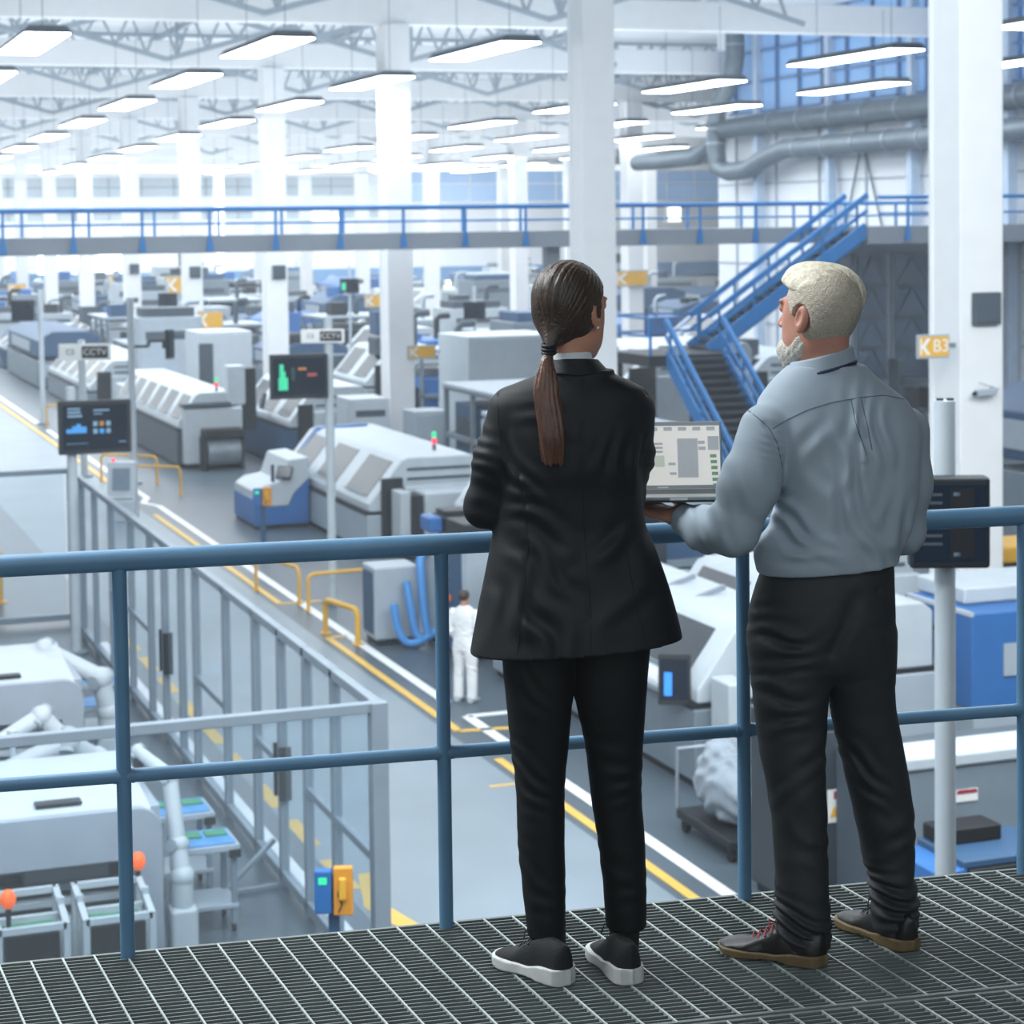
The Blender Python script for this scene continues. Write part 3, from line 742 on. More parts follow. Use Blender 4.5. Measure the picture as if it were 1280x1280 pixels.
# trousers
ll = W.rows([(790, 622, 723, .1, .0), (830, 628, 719, .098, .0), (870, 632, 716, .095, .0), (930, 638, 711, .085, .005), (990, 645, 706, .076, .005), (1050, 647, 706, .07, .0), (1110, 653, 707, .066, .0), (1180, 661, 706, .062, .0)])
rl = W.rows([(790, 715, 815, .1, .0), (830, 717, 811, .098, .0), (870, 719, 808, .095, .0), (930, 731, 804, .085, .01), (990, 738, 802, .076, .015), (1050, 747, 806, .07, .02), (1110, 754, 808, .066, .025), (1172, 758, 808, .062, .03)])
def wtr(P, k=1.0):
    d = smin(zloft(P, ll, 2.1, False), zloft(P, rl, 2.1, False), .012)
    d = d+fold(P, L(665, 965, -.08), (.5, 0, 1), .055, .004, (.06, .1, .07), .3, .012)+fold(P, L(775, 950, -.06), (-.5, 0, 1), .055, .004, (.05, .1, .08), .3, .012)
    d = d+fold(P, L(670, 850, -.08), (.8, 0, .7), .06, .003, (.06, .1, .05), .3, .012)+fold(P, L(680, 1090, -.06), (.3, 0, 1), .07, .0025, (.06, .1, .08), .3, .012)+fold(P, L(780, 1080, -.05), (-.3, 0, 1), .07, .0025, (.06, .1, .09), .3, .012)
    d = d+crease(P, L(680, 900, -.1), L(684, 1165, -.07), .007, -.002)+crease(P, L(772, 900, -.1), L(783, 1155, -.05), .007, -.002)
    xm = P[:, 0] < L(728, 1160, 0)[0]
    zc = np.where(xm, L(684, 1168, 0)[2]+.05*(P[:, 1]+.05), L(783, 1157, .03)[2]+.05*(P[:, 1]+.02))
    return np.maximum(np.maximum(d, zc-P[:, 2]), P[:, 2]-L(715, 740)[2])
sdf_obj('trousers', [(wtr, L(600, 1185, 0)+[0, -.16, 0], L(870, 745, 0)+[0, .16, 0], .0045)], SUITP, WO, 2)
# body under the clothes, with head, neck and hands
def wlimbs(P):
    d = zloft(P, [(z, x, y, a*.86, b*.82) for z, x, y, a, b in jr[2:9]], 2.3)
    d = smin(d, chain(P, [lsh, lmi, lel, lfo, lwr], [.045, .04, .036, .032, .026], .02), .02)
    d = smin(d, chain(P, [rsh, rmi, rel_, rfo, rwr], [.045, .038, .036, .032, .026], .02), .02)
    for r in (ll, rl): d = smin(d, zloft(P, [(z, x, y, a*.58, b*.6) for z, x, y, a, b in r], 2.1), .02)
    return d
def whead(P):
    return head_sdf(inv_apply(P, HM), .044, 1.0, tuple(np.array(HM.inverted() @ Vector(L(716, 478, .0)))))
def bas(o, x, n):
    x = Vector(x).normalized(); n = Vector(n); y = n.cross(x).normalized(); n = x.cross(y); return Matrix(((x.x, y.x, n.x, o[0]), (x.y, y.y, n.y, o[1]), (x.z, y.z, n.z, o[2]), (0, 0, 0, 1)))
LHM = bas(lwr, (rel_-lwr)+np.array((.0, .06, .02)), (0, 1, .3)); RHM = bas(rwr, (lel-rwr)+np.array((0, .03, .0)), (0, 1, -.3))
def whl(P): return hand_sdf(inv_apply(P, LHM)*[1, -1, 1], .45)
def whr(P): return hand_sdf(inv_apply(P, RHM), .45)
sdf_obj('body', [(whead, hc+[-.14, -.15, -.27], hc+[.15, .15, .15], .0028), (wlimbs, L(560, 1215, 0)+[0, -.2, 0], L(870, 470, 0)+[0, .32, 0], .01),
    (whl, lwr-.17, lwr+.17, .003), (whr, rwr-.17, rwr+.17, .003)], SKIN, WO, 1)
# hair
tie = L(686, 436, -.085)
tieh = np.array(HM.inverted() @ Vector(tie))
def whair(P):
    q = inv_apply(P, HM)
    d = ell(q, (0, -.018, .036), (.083, .104, .093)); d = smin(d, ell(q, (0, .01, -.005), (.0795, .08, .08)), .03)
    d = smin(d, cone(q, (0, -.06, -.03), tieh, .052, .011), .045)
    t = q-tieh; n = np.linalg.norm(t, axis=1)+1e-6; ax = np.array((0, .55, .83)); ph = np.arctan2(t[:, 0], t @ np.array((0, .83, -.55)))
    d = d+.0011*np.sin(ph*37+3*np.sin(ph*5))*np.clip(n/.1, 0, 1)+.0008*np.sin(ph*71)
    cut = np.maximum(q[:, 1]*.80-q[:, 2]*.60-.021, q[:, 1]-.010-.95*np.maximum(q[:, 2]-.03, 0))
    low = (-.096-.6*(q[:, 1]+.06))-q[:, 2]
    near = np.linalg.norm(q-tieh, axis=1)-.045
    d = smax(d, cut, .006)
    return smax(d, np.minimum(low, near), .006)
sdf_obj('hair', [(whair, hc+[-.15, -.17, -.17], hc+[.15, .16, .16], .0027)], HAIRD, WO, 2)
pp = [L(686, 438, -.09), L(683, 455, -.105), L(683, 485, -.125), L(687, 520, -.142), L(690, 550, -.15), L(691, 581, -.15)]
prw = [.009, .019, .0325, .0335, .031, .0245]
def pony(P):
    R = [(p[2], p[0], p[1], a, .016 if i < 5 else .011) for i, (p, a) in enumerate(zip(pp, prw))]
    R[0] = R[0][:3]+(.01, .01)
    d = zloft(P, R, 2.0, False)
    u = (P[:, 0]-pch(P[:, 2], [r[0] for r in R], [r[1] for r in R]))/pch(P[:, 2], [r[0] for r in R], [r[3] for r in R])
    d = d+.0007*np.sin(u*19+3*np.sin(P[:, 2]*14))+.0005*np.sin(u*47+4*np.sin(P[:, 2]*23))
    end = pp[-1][2]+.003*np.sin(u*5)+.003*np.sin(u*13+1)-P[:, 2]
    return np.maximum(np.maximum(d, end), P[:, 2]-pp[0][2])
sdf_obj('ponytail', [(pony, L(640, 590, -.12)+[0, -.07, 0], L(740, 434, -.12)+[0, .08, 0], .0022)], HAIRR, WO, 1)
g = G(); tv = Vector(tie)
for k in range(3):
    c = tv+Vector((0, -.004, .009-.009*k)); g.tube([c+Vector((math.cos(a)*.0145, math.sin(a)*.0145, math.sin(a)*.003)) for a in [2*PI*i/18 for i in range(19)]], .0052, 8)
g.build('hair_tie', BLACK, WO, smooth=True)
ep = np.array(HM @ Vector((.081, -.002, -.037)))
g = G(); g.sph(ep, .0042, 10, 6); g.build('earring', mat('pearl stud', '#f1efe8', .2, var=0), WO, smooth=True, label='small pearl ear stud')
# shoes
SHOEB = mat('black knit sneaker', '#0b0d0e', .75, var=.15, scale=60, bump=.3, bscale=350); SOLEW = mat('white foam sole', '#c9cbc8', .55, var=.06, scale=30)
def shoe(fr, par, heel, toe, Lm, Wd, H, sole, hl, mu, ms, lace, name='shoe', ankle=None, flip=1):
    a, b = fr.w2l(onz(*heel, PLAT)), fr.w2l(onz(*toe, PLAT)); ang = math.atan2(b[1]-a[1], b[0]-a[0])
    M = Matrix.Translation(Vector((a[0], a[1], .002))) @ rotz(ang); Rr = Lm+.08
    lo, hi = a-[Rr, Rr, 0], a+[Rr, Rr, 0]; lo[0] = min(a[0], b[0])-.09; hi[0] = max(a[0], b[0])+.09; lo[1] = min(a[1], b[1])-.09; hi[1] = max(a[1], b[1])+.09; lo[2] = -.012; hi[2] = H+.03
    up = sdf_obj(name, [(lambda P: shoe_sdf(inv_apply(P, M), Lm, Wd, H, sole, hl)[0]+.0008*np.sin(P[:, 0]*90), lo, hi, .003)], mu, par, 2)
    sdf_obj('sole', [(lambda P: shoe_sdf(inv_apply(P, M), Lm, Wd, H, sole, hl)[1], lo, hi, .003)], ms, up, 1)
    g = G()
    for k in range(4):
        s = .47+.06*k; z = H*(.84-.1*k)+.006
        g.tube([M @ Vector((Lm*s, -Wd*.55, z-.014)), M @ Vector((Lm*(s+.02), 0, z)), M @ Vector((Lm*s, Wd*.55, z-.014))], .0026, 6)
    c = M @ Vector((Lm*.45, 0, H*.9+.008))
    for sx in (-1, 1): g.tube([c, c+(M.to_3x3() @ Vector((.012, sx*.028, .014))), c+(M.to_3x3() @ Vector((.004, sx*.04, -.006)))], .0022, 6)
    g.build('laces', lace, up)
    return M
shoe(W, WO, (712, 1233), (649, 1209), .262, .045, .102, .036, .004, SHOEB, SOLEW, BLACK)
shoe(W, WO, (790, 1233), (759, 1199), .262, .045, .102, .036, .004, SHOEB, SOLEW, BLACK)
SOCK = mat('black sock', '#121416', .8, var=.1, scale=80, bump=.3, bscale=600)
for (p0, p1, y) in (((687, 1148), (690, 1205), .0), ((781, 1135), (780, 1200), .03)):
    a, b = L(*p0, y), L(*p1, y)
    o = sdf_obj('sock', [(lambda P: zloft(P, [(a[2], a[0], a[1], .041, .046), ((a[2]+b[2])/2, (a[0]+b[0])/2, a[1], .038, .044), (b[2], b[0], b[1]+.005, .036, .05)], 2), np.minimum(a, b)-[.07, .08, .01], np.maximum(a, b)+[.07, .08, .01], .004)], SOCK, WO, 1)

# ------------------------------------------------------------------ man
hm = (onz(1032, 1204, PLAT).dot(EY)+onz(1142, 1184, PLAT).dot(EY))/2+.06
Mn = Frame(1040, hm)
MO = thing('person', 'grey-haired bearded man in a blue shirt and dark trousers holding a laptop', 'person', Mn.o, -YAW)
L = Mn.L
mhc = L(1023, 395, .0); MYAW = math.radians(44); SC = 1.045
MHM = Matrix.Translation(Vector(mhc)) @ rotz(MYAW)
sr = Mn.rows([(452, 990, 1078, .075, .0), (468, 972, 1092, .086, .0), (484, 958, 1112, .098, .0), (505, 946, 1136, .112, .0), (535, 946, 1150, .128, .0), (580, 962, 1148, .142, .0), (620, 968, 1146, .145, .0),
    (655, 962, 1138, .146, .0), (680, 945, 1128, .155, .0), (698, 943, 1122, .155, .0), (712, 946, 1119, .148, .0), (730, 952, 1116, .12, .0)])
a_sh, a_mi, a_el = L(958, 538, -.05), L(937, 605, -.085), L(916, 662, -.075); a_fo, a_wr = L(884, 662, .015), L(853, 648, .09)
b_sh, b_mi, b_el = L(1130, 540, .05), L(1130, 605, .06), L(1125, 664, .085); b_fo, b_wr = L(1092, 655, .24), L(1058, 640, .32)
def shirt(P):
    d = zloft(P, sr, 2.35, False)
    f = fold(P, L(1068, 560, -.14), (1, 0, .18), .05, .005, (.035, .1, .1), .8, .004)+fold(P, L(1080, 640, -.14), (1, 0, .25), .085, .006, (.07, .12, .1), .2, .008)
    f += fold(P, L(1000, 655, -.14), (.55, 0, 1), .06, .007, (.06, .1, .05), .4, .014)+fold(P, L(1095, 540, -.12), (1, 0, -.3), .055, .004, (.05, .1, .06), 0, .01)
    f += fold(P, L(1020, 585, -.13), (1, 0, -.8), .09, .005, (.06, .1, .06), 1.2, .012)+fold(P, L(1040, 688, -.14), (.25, 0, 1), .05, .005, (.11, .12, .025), .9, .012)
    f += fold(P, L(1125, 650, -.08), (1, 0, -.9), .06, .005, (.05, .1, .06), 0, .01)
    d = d+np.where(P[:, 1] < .05, f, f*.3)*1.5
    d = np.maximum(d, P[:, 2]-L(1030, 456)[2])
    A = chain(P, [a_sh, a_mi, a_el], [.069, .07, .064], .04); A = smin(A, chain(P, [a_el, a_fo, a_wr], [.062, .055, .042], .03), .03)
    A = A+fold(P, L(905, 640, -.1), (1, 0, .45), .055, .005, (.06, .1, .06), .6, .012)+fold(P, L(872, 662, .0), (1, .2, -.1), .04, .0045, (.035, .08, .06), .2, .006)
    A = A+fold(P, L(940, 585, -.13), (.8, 0, .5), .08, .005, (.05, .08, .08), .6, .012)+fold(P, L(965, 560, -.1), (.25, 0, 1), .022, .0025, (.02, .06, .05), 0, .004)
    w_ = np.array(a_wr-a_fo); w_ = w_/np.linalg.norm(w_); A = np.maximum(A, (P-np.array(a_wr, f32)) @ w_-.0)
    B = chain(P, [b_sh, b_mi, b_el], [.066, .066, .06], .04); B = smin(B, chain(P, [b_el, b_fo, b_wr], [.06, .05, .042], .03), .03)
    B = B+fold(P, L(1135, 640, -.02), (.9, 0, .6), .06, .006, (.05, .1, .06), .6, .01)
    d = smin(smin(d, A, .012), B, .014)
    # yoke seam, armhole seam and centre pleat
    s = [L(966, 536, -.12), L(1000, 516, -.125), (L(1040, 503, -.125)), L(1090, 494, -.12), L(1132, 500, -.09)]
    for i in range(4): d = d+crease(P, s[i], s[i+1], .006, .007)
    s = [L(934, 512, -.05), L(962, 535, -.12), L(976, 566, -.135), L(978, 598, -.13)]
    for i in range(3): d = d+crease(P, s[i], s[i+1], .007, .007)
    d = d+crease(P, L(1066, 500, -.125), L(1082, 575, -.145), .007, -.008)+crease(P, L(1077, 500, -.125), L(1090, 575, -.145), .006, .008)
    zc = L(1030, 703)[2]+(P[:, 0]-L(1030, 703)[0])*.075
    return np.maximum(d, zc-.01-P[:, 2])
sdf_obj('shirt', [(shirt, L(830, 735, 0)+[0, -.24, 0], L(1180, 445, 0)+[0, .4, 0], .004)], SHIRT, MO, 1)
SEAMB = mat('shirt seam shade', '#5f6f7c', .8, var=0)
for pth in ([(966, 536), (985, 524), (1010, 512), (1040, 503), (1075, 497), (1105, 494), (1130, 499)], [(934, 512), (948, 523), (962, 536), (972, 555), (978, 585)], [(1064, 500), (1070, 530), (1083, 568)], [(1076, 498), (1084, 530), (1090, 562)]):
    seam(shirt, Mn, pth, .0016, SEAMB, MO)
cs = Mn.rows([(432, 996, 1066, .072, .0), (450, 990, 1070, .078, .0), (470, 978, 1082, .086, .0), (492, 960, 1096, .1, .0)])
def mcol(P, top=0, bot=0):
    d = zloft(P, cs, 2.0)
    x = P[:, 0]-L(1030, 450)[0]; zt = L(1034, 441)[2]+x*.27-.35*np.maximum(P[:, 1]-.03, 0)
    zb = L(1034, 462)[2]+x*.25-.5*np.maximum(-x-.03, 0)-.45*np.maximum(P[:, 1]-.0, 0)
    return smax(np.maximum(d, P[:, 2]-zt), zb-P[:, 2], .004)
sdf_obj('shirt_collar', [(mcol, L(940, 505, 0)+[0, -.16, 0], L(1110, 425, 0)+[0, .16, 0], .003)], SHIRT, MO, 2)
def mlan(P):
    d = zloft(P, [(z, x, y, a+.002, b+.002) for z, x, y, a, b in cs], 2.0)
    x = P[:, 0]-L(1030, 450)[0]; zb = L(1034, 460.5)[2]+x*.25-.5*np.maximum(-x-.03, 0)-.45*np.maximum(P[:, 1], 0)
    return np.maximum(d, np.abs(P[:, 2]-zb)-.0045)
sdf_obj('lanyard', [(mlan, L(940, 515, 0)+[0, -.16, 0], L(1110, 425, 0)+[0, .16, 0], .003)], mat('navy ribbon', '#1c2d4a', .6, var=.05), MO, 1)
# trousers
hl_, hr_ = onz(1032, 1204, PLAT).dot(EY)+.05-hm, onz(1142, 1184, PLAT).dot(EY)+.05-hm
pv = Mn.rows([(675, 960, 1113, .122, .0), (705, 954, 1116, .132, .0), (735, 944, 1117, .143, .0), (770, 936, 1118, .15, .0), (800, 937, 1118, .145, .0), (830, 941, 1117, .12, .0), (850, 950, 1110, .07, .0)])
ml = Mn.rows([(770, 936, 1040, .13, .0), (800, 936, 1044, .13, -.01), (830, 938, 1041, .122, -.015), (880, 942, 1035, .108, -.02), (930, 948, 1032, .098, -.025), (980, 957, 1032, .09, hl_*.6), (1030, 965, 1034, .082, hl_*.7), (1080, 968, 1035, .078, hl_*.9), (1120, 969, 1036, .078, hl_), (1150, 968, 1039, .08, hl_), (1200, 970, 1038, .078, hl_)])
mr = Mn.rows([(770, 1030, 1118, .13, .01), (830, 1032, 1117, .122, .015), (880, 1037, 1119, .108, .02), (930, 1047, 1128, .098, .03), (980, 1059, 1137, .09, .04), (1030, 1070, 1143, .082, .045), (1070, 1078, 1143, .078, .05), (1100, 1086, 1143, .076, hr_), (1130, 1089, 1148, .076, hr_), (1175, 1090, 1147, .076, hr_)])
def mtr(P):
    zc_ = P[:, 2]-L(1030, 785)[2]; d = smin(smax(zloft(P, ml, 2.1, False), zc_, .02), smax(zloft(P, mr, 2.1, False), zc_, .02), .012)
    pel = zloft(P, pv, 2.3); d = smin(d, pel, .02)
    d = d+crease(P, L(1072, 750, -.15), L(1040, 815, -.13), .02, .012)
    f = fold(P, L(985, 800, -.13), (-.45, 0, 1), .05, .006, (.06, .1, .05), .3, .014)+fold(P, L(985, 870, -.12), (-.5, 0, 1), .06, .006, (.05, .1, .06), .3, .014)
    f += fold(P, L(1000, 960, -.1), (-.6, 0, 1), .06, .005, (.05, .1, .07), 1.3, .014)+fold(P, L(1085, 960, -.06), (.7, 0, 1), .06, .005, (.05, .1, .07), .3, .014)
    f += fold(P, L(1000, 1152, -.1), (.15, 0, 1), .036, .008, (.08, .12, .04), .4, .012)+fold(P, L(1118, 1120, .0), (-.2, 0, 1), .036, .008, (.08, .12, .045), .4, .012)
    f += fold(P, L(1000, 1060, -.08), (.5, 0, 1), .07, .003, (.06, .1, .07), 1.3, .014)+fold(P, L(1110, 1050, .0), (-.4, 0, 1), .07, .004, (.06, .1, .06), 1.3, .014)
    d = d+f*1.5
    d = d+crease(P, L(944, 745, -.06), L(952, 785, -.1), .008, .006)+crease(P, L(1096, 737, -.11), L(1118, 730, -.04), .006, .005)+crease(P, L(958, 800, -.1), L(965, 1000, -.06), .006, .003)
    xm = P[:, 0] < L(1062, 1160, 0)[0]
    zc = np.where(xm, L(1005, 1178, hl_)[2]+.12*(P[:, 1]-hl_), L(1118, 1158, hr_)[2]+.12*(P[:, 1]-hr_))
    zt = L(1030, 704)[2]+(P[:, 0]-L(1030, 704)[0])*.075
    return np.maximum(np.maximum(d, zc-P[:, 2]), P[:, 2]-zt-.012)
sdf_obj('trousers', [(mtr, L(910, 1200, 0)+[0, -.2, 0], L(1175, 680, 0)+[0, .24, 0], .0045)], TROU, MO, 2)
HMN = bas(a_wr, L(806, 634, .16)-a_wr, (0, .25, -1))
def mlimbs(P):
    d = zloft(P, [(z, x, y, a*.86, b*.84) for z, x, y, a, b in sr[2:]], 2.3); d = smin(d, zloft(P, [(z, x, y, a*.86, b*.84) for z, x, y, a, b in pv], 2.3), .02)
    d = smin(d, chain(P, [a_sh, a_mi, a_el, a_fo, a_wr], [.055, .05, .044, .038, .03], .02), .02)
    d = smin(d, chain(P, [b_sh, b_mi, b_el, b_fo, b_wr], [.055, .05, .044, .038, .03], .02), .02)
    for r in (ml, mr): d = smin(d, zloft(P, [(z, x, y, a*.55, b*.55) for z, x, y, a, b in r], 2.1), .02)
    return d
def mhead(P):
    return head_sdf(inv_apply(P, MHM), .056/SC, SC, tuple(np.array(MHM.inverted() @ Vector(L(1031, 478, .0)))/SC))
def mhl(P): return hand_sdf(inv_apply(P, HMN)*np.array((1, 1, 1)), .12, .05)
RHN = bas(b_wr, (-.8, .2, .1), (0, .2, -1))
def mhr(P): return hand_sdf(inv_apply(P, RHN)*np.array((1, -1, 1)), .3, .05)
sdf_obj('body', [(mhead, mhc+[-.15, -.16, -.27], mhc+[.16, .16, .16], .0029), (mlimbs, L(900, 1200, 0)+[0, -.22, 0], L(1170, 462, 0)+[0, .4, 0], .01),
    (mhl, a_wr-[.2, .12, .1], a_wr+[.08, .2, .1], .0028), (mhr, b_wr-.19, b_wr+.19, .003)], SKINM, MO, 1)
def mcap(q, o): 
    d = ell(q, (0, -.018, .035), (.074+o, .094+o, .085+o)); return smin(d, ell(q, (0, .0, -.01), (.073+o, .08+o, .075+o)), .03)
def mhair(P):
    q = inv_apply(P, MHM)/SC
    d = mcap(q, .0045)+.0009*np.sin(q[:, 0]*310)*np.sin(q[:, 1]*290+1)*np.sin(q[:, 2]*330)
    cut = q[:, 1]*.86-q[:, 2]*.5-.018
    # sideburn in front of the ear, clear of the ear itself
    low = (-.068-.45*(q[:, 1]+.07))-q[:, 2]
    m = q.copy(); m[:, 0] = np.abs(m[:, 0])
    earcut = .026-np.linalg.norm((m-np.array((.078, -.006, -.004), f32))/np.array((1.4, 1, 1.35), f32), axis=1)
    return smax(smax(smax(d, cut, .004), low, .006), earcut, .005)*SC
sdf_obj('hair', [(mhair, mhc+[-.15, -.16, -.16], mhc+[.16, .16, .16], .0028)], HAIRB, MO, 1)
def mtop(P):
    q = inv_apply(P, MHM)/SC
    d = ell(q, (0, .002, .062), (.074, .098, .07)); d = smin(d, ell(q, (.034, -.04, .05), (.05, .066, .062)), .03); d = smin(d, ell(q, (.004, .045, .084), (.05, .038, .037)), .03)
    ph = q[:, 0]*1.0+.15*q[:, 1]
    d = d+.0013*np.sin(ph*260+2*np.sin(q[:, 1]*30))+.0009*np.sin(ph*520+q[:, 1]*40)
    cut = .052+.03*np.clip(q[:, 1]/.08, 0, 1)+.35*np.maximum(-q[:, 1]-.03, 0)*(q[:, 0] < .02)-.75*np.clip(q[:, 0], 0, .07)-.02*(q[:, 1] < 0)*np.clip(q[:, 0]*20, 0, 1)-q[:, 2]
    fr = q[:, 1]*.86-q[:, 2]*.5-.036
    return smax(smax(d, cut, .012), fr, .012)*SC
sdf_obj('hair_top', [(mtop, mhc+[-.15, -.16, -.06], mhc+[.16, .16, .19], .0026)], HAIRT, MO, 1, label='longer pale blond hair swept over the crown')
def mbeard(P):
    q = inv_apply(P, MHM)/SC; m = q.copy(); m[:, 0] = np.abs(m[:, 0])
    d = smin(ell(q, (0, .05, -.085), (.054, .056, .048)), ell(m, (.05, .012, -.06), (.019, .03, .036)), .03)
    d = smin(d, cone(q, (0, .085, -.09), (0, .08, -.125), .03, .02), .03)+.001*np.sin(q[:, 0]*250)*np.sin(q[:, 2]*200+q[:, 1]*240)
    cut = np.maximum(q[:, 2]+.034-.35*np.clip(-q[:, 1]+.03, -.1, .06), -.012-q[:, 1])
    lips = .014-np.linalg.norm((q-np.array((0, .102, -.055), f32))/np.array((1.6, 1, .8), f32), axis=1)
    return smax(smax(d, cut, .01), lips, .006)*SC
sdf_obj('beard', [(mbeard, mhc+[-.15, -.16, -.18], mhc+[.16, .16, .03], .0028)], BEARD, MO, 1)
SHOEL = mat('worn black leather', '#171615', .38, var=.25, scale=25, bump=.12, bscale=60); SOLET = mat('tan rubber sole', '#6d5c3c', .6, var=.1, scale=30)
REDL = mat('red laces', '#a8404c', .6, var=.05)
shoe(Mn, MO, (1033, 1208), (911, 1187), .292, .05, .09, .026, .007, SHOEL, SOLET, REDL)
shoe(Mn, MO, (1142, 1190), (1072, 1158), .292, .05, .09, .026, .007, SHOEL, SOLET, BLACK)

# ------------------------------------------------------------------ laptop
fl, fr_ = L(762, 623, .06), L(911, 623, .06)
LP = thing('laptop', 'open grey laptop held in the man\'s left hand, showing a pale diagram', 'laptop', Mn.o+EX*float((fl[0]+fr_[0])/2)+EY*.03+Vector((0, 0, float(L(830, 628.5, .03)[2]))), -YAW)
LAPG = mat('grey laptop shell', '#8f9597', .4, metal=.3, var=.03); LAPD = mat('dark laptop underside', '#2c3134', .5, var=.05)
lw = float(fr_[0]-fl[0])
G().b6(-lw/2, lw/2, 0, .165, 0, .005).build('underside', LAPD, LP, bevel=.002)
G().b6(-lw/2, lw/2, 0, .165, .005, .015).build('base', LAPG, LP, bevel=.003)
G().b6(-lw*.42, lw*.42, .06, .145, .0148, .0156).build('keyboard', LAPD, LP)
G().b6(.0, .045, -.0008, .002, .006, .0125).build('front_notch', mat('bright metal', '#d8dcdc', .3, var=0), LP)
TL = math.radians(17); SM = Matrix.Translation((0, .168, .011)) @ Matrix.Rotation(-TL, 4, 'X'); sh = .184
lid = G(); lid.add(*(lambda g: (g.v, g.f))(G().b6(-lw/2, lw/2, -.003, .004, 0, sh)), SM)
lid = lid.build('screen_lid', LAPG, LP, bevel=.003)
def scr(x0, x1, z0, z1, e, name, m, par):
    g = G(); g.add(*(lambda q: (q.v, q.f))(G().b6(x0, x1, -.0036-e, -.003, z0, z1)), SM); return g.build(name, m, par)
def em(n, c, s=.62): return mat(n, c, .35, var=0, emit=c, estr=s)
dsp = scr(-lw/2+.007, lw/2-.006, .012, sh-.012, 0, 'display', em('pale screen', '#d9d6d0', .42), lid)
dsp['label'] = 'pale lit screen with a grey and green block diagram'
SG, SGR, SLG = em('screen grey', '#a3a7ab', .3), em('screen green', '#6f8f70', .3), em('screen light green', '#b8c0b2', .35)
X = lambda px: (px-831)/148*lw; Zs = lambda py: (613-py)/85*sh
for i, (x0, x1, y0, y1, m) in enumerate([(818, 823, 535, 539.5, SG), (831, 841.5, 535, 539.5, SG), (849.5, 860, 535, 539.5, SG), (868, 878, 535, 539.5, SG), (886, 896.5, 535, 539.5, SG), (848, 874, 549.5, 598, SG), (887, 901, 547, 564, SG),
        (874.5, 883, 552.5, 556.5, SG), (875, 884, 560, 564, SG), (818, 829, 554.5, 557, SG), (818, 829, 559.5, 562, SG), (818, 829, 564.5, 567, SG), (819, 831, 570.5, 584.5, SLG), (836, 845, 579.5, 582.5, SG), (837.5, 846, 591.5, 594.5, SG), (821, 835, 609, 611, SG)]
        + [(889.5+.5*k, 897.5+.5*k, 569.5+7.3*k, 573.5+7.3*k, SGR) for k in range(6)]):
    scr(X(x0), X(x1), Zs(y1), Zs(y0), .0006, 'screen_block', m, dsp)
# ================================================================== FACTORY EQUIPMENT
def zat(px, py, y): return ony(px, py, y).z
def screen_tilt(parent, c, w, h, tilt, rz, name='control_panel', m=None):
    """a flat panel with a glass screen; faces -y before turning"""
    R = Matrix.Translation(Vector(c)) @ rotz(rz) @ Matrix.Rotation(-tilt, 4, 'X')
    g = G(); g.box((0, 0, 0), (w, .08, h), M=R); p = g.build(name, m or SLATE, parent, bevel=.015)
    g = G(); g.box((0, -.045, 0), (w*.86, .012, h*.8), M=R); g.build('screen', SCREEN, p)
    return p
def lamp(parent, x, y, z, s=1):
    g = G(); g.cyl((x, y, z), (x, y, z+.1*s), .03*s, 8); p = g.build('signal_lamp', SLATE, parent)
    g = G(); g.cyl((x, y, z+.1*s), (x, y, z+.2*s), .04*s, 10); g.build('red_light', RED, p)
    g = G(); g.cyl((x, y, z+.2*s), (x, y, z+.3*s), .04*s, 10); g.build('green_light', GREEN, p)
def plinth(t, W, D, x0=.06, h=.12): G().b6(x0, W-x0, .06, D-.06, 0, h).build('plinth', DARK, t)

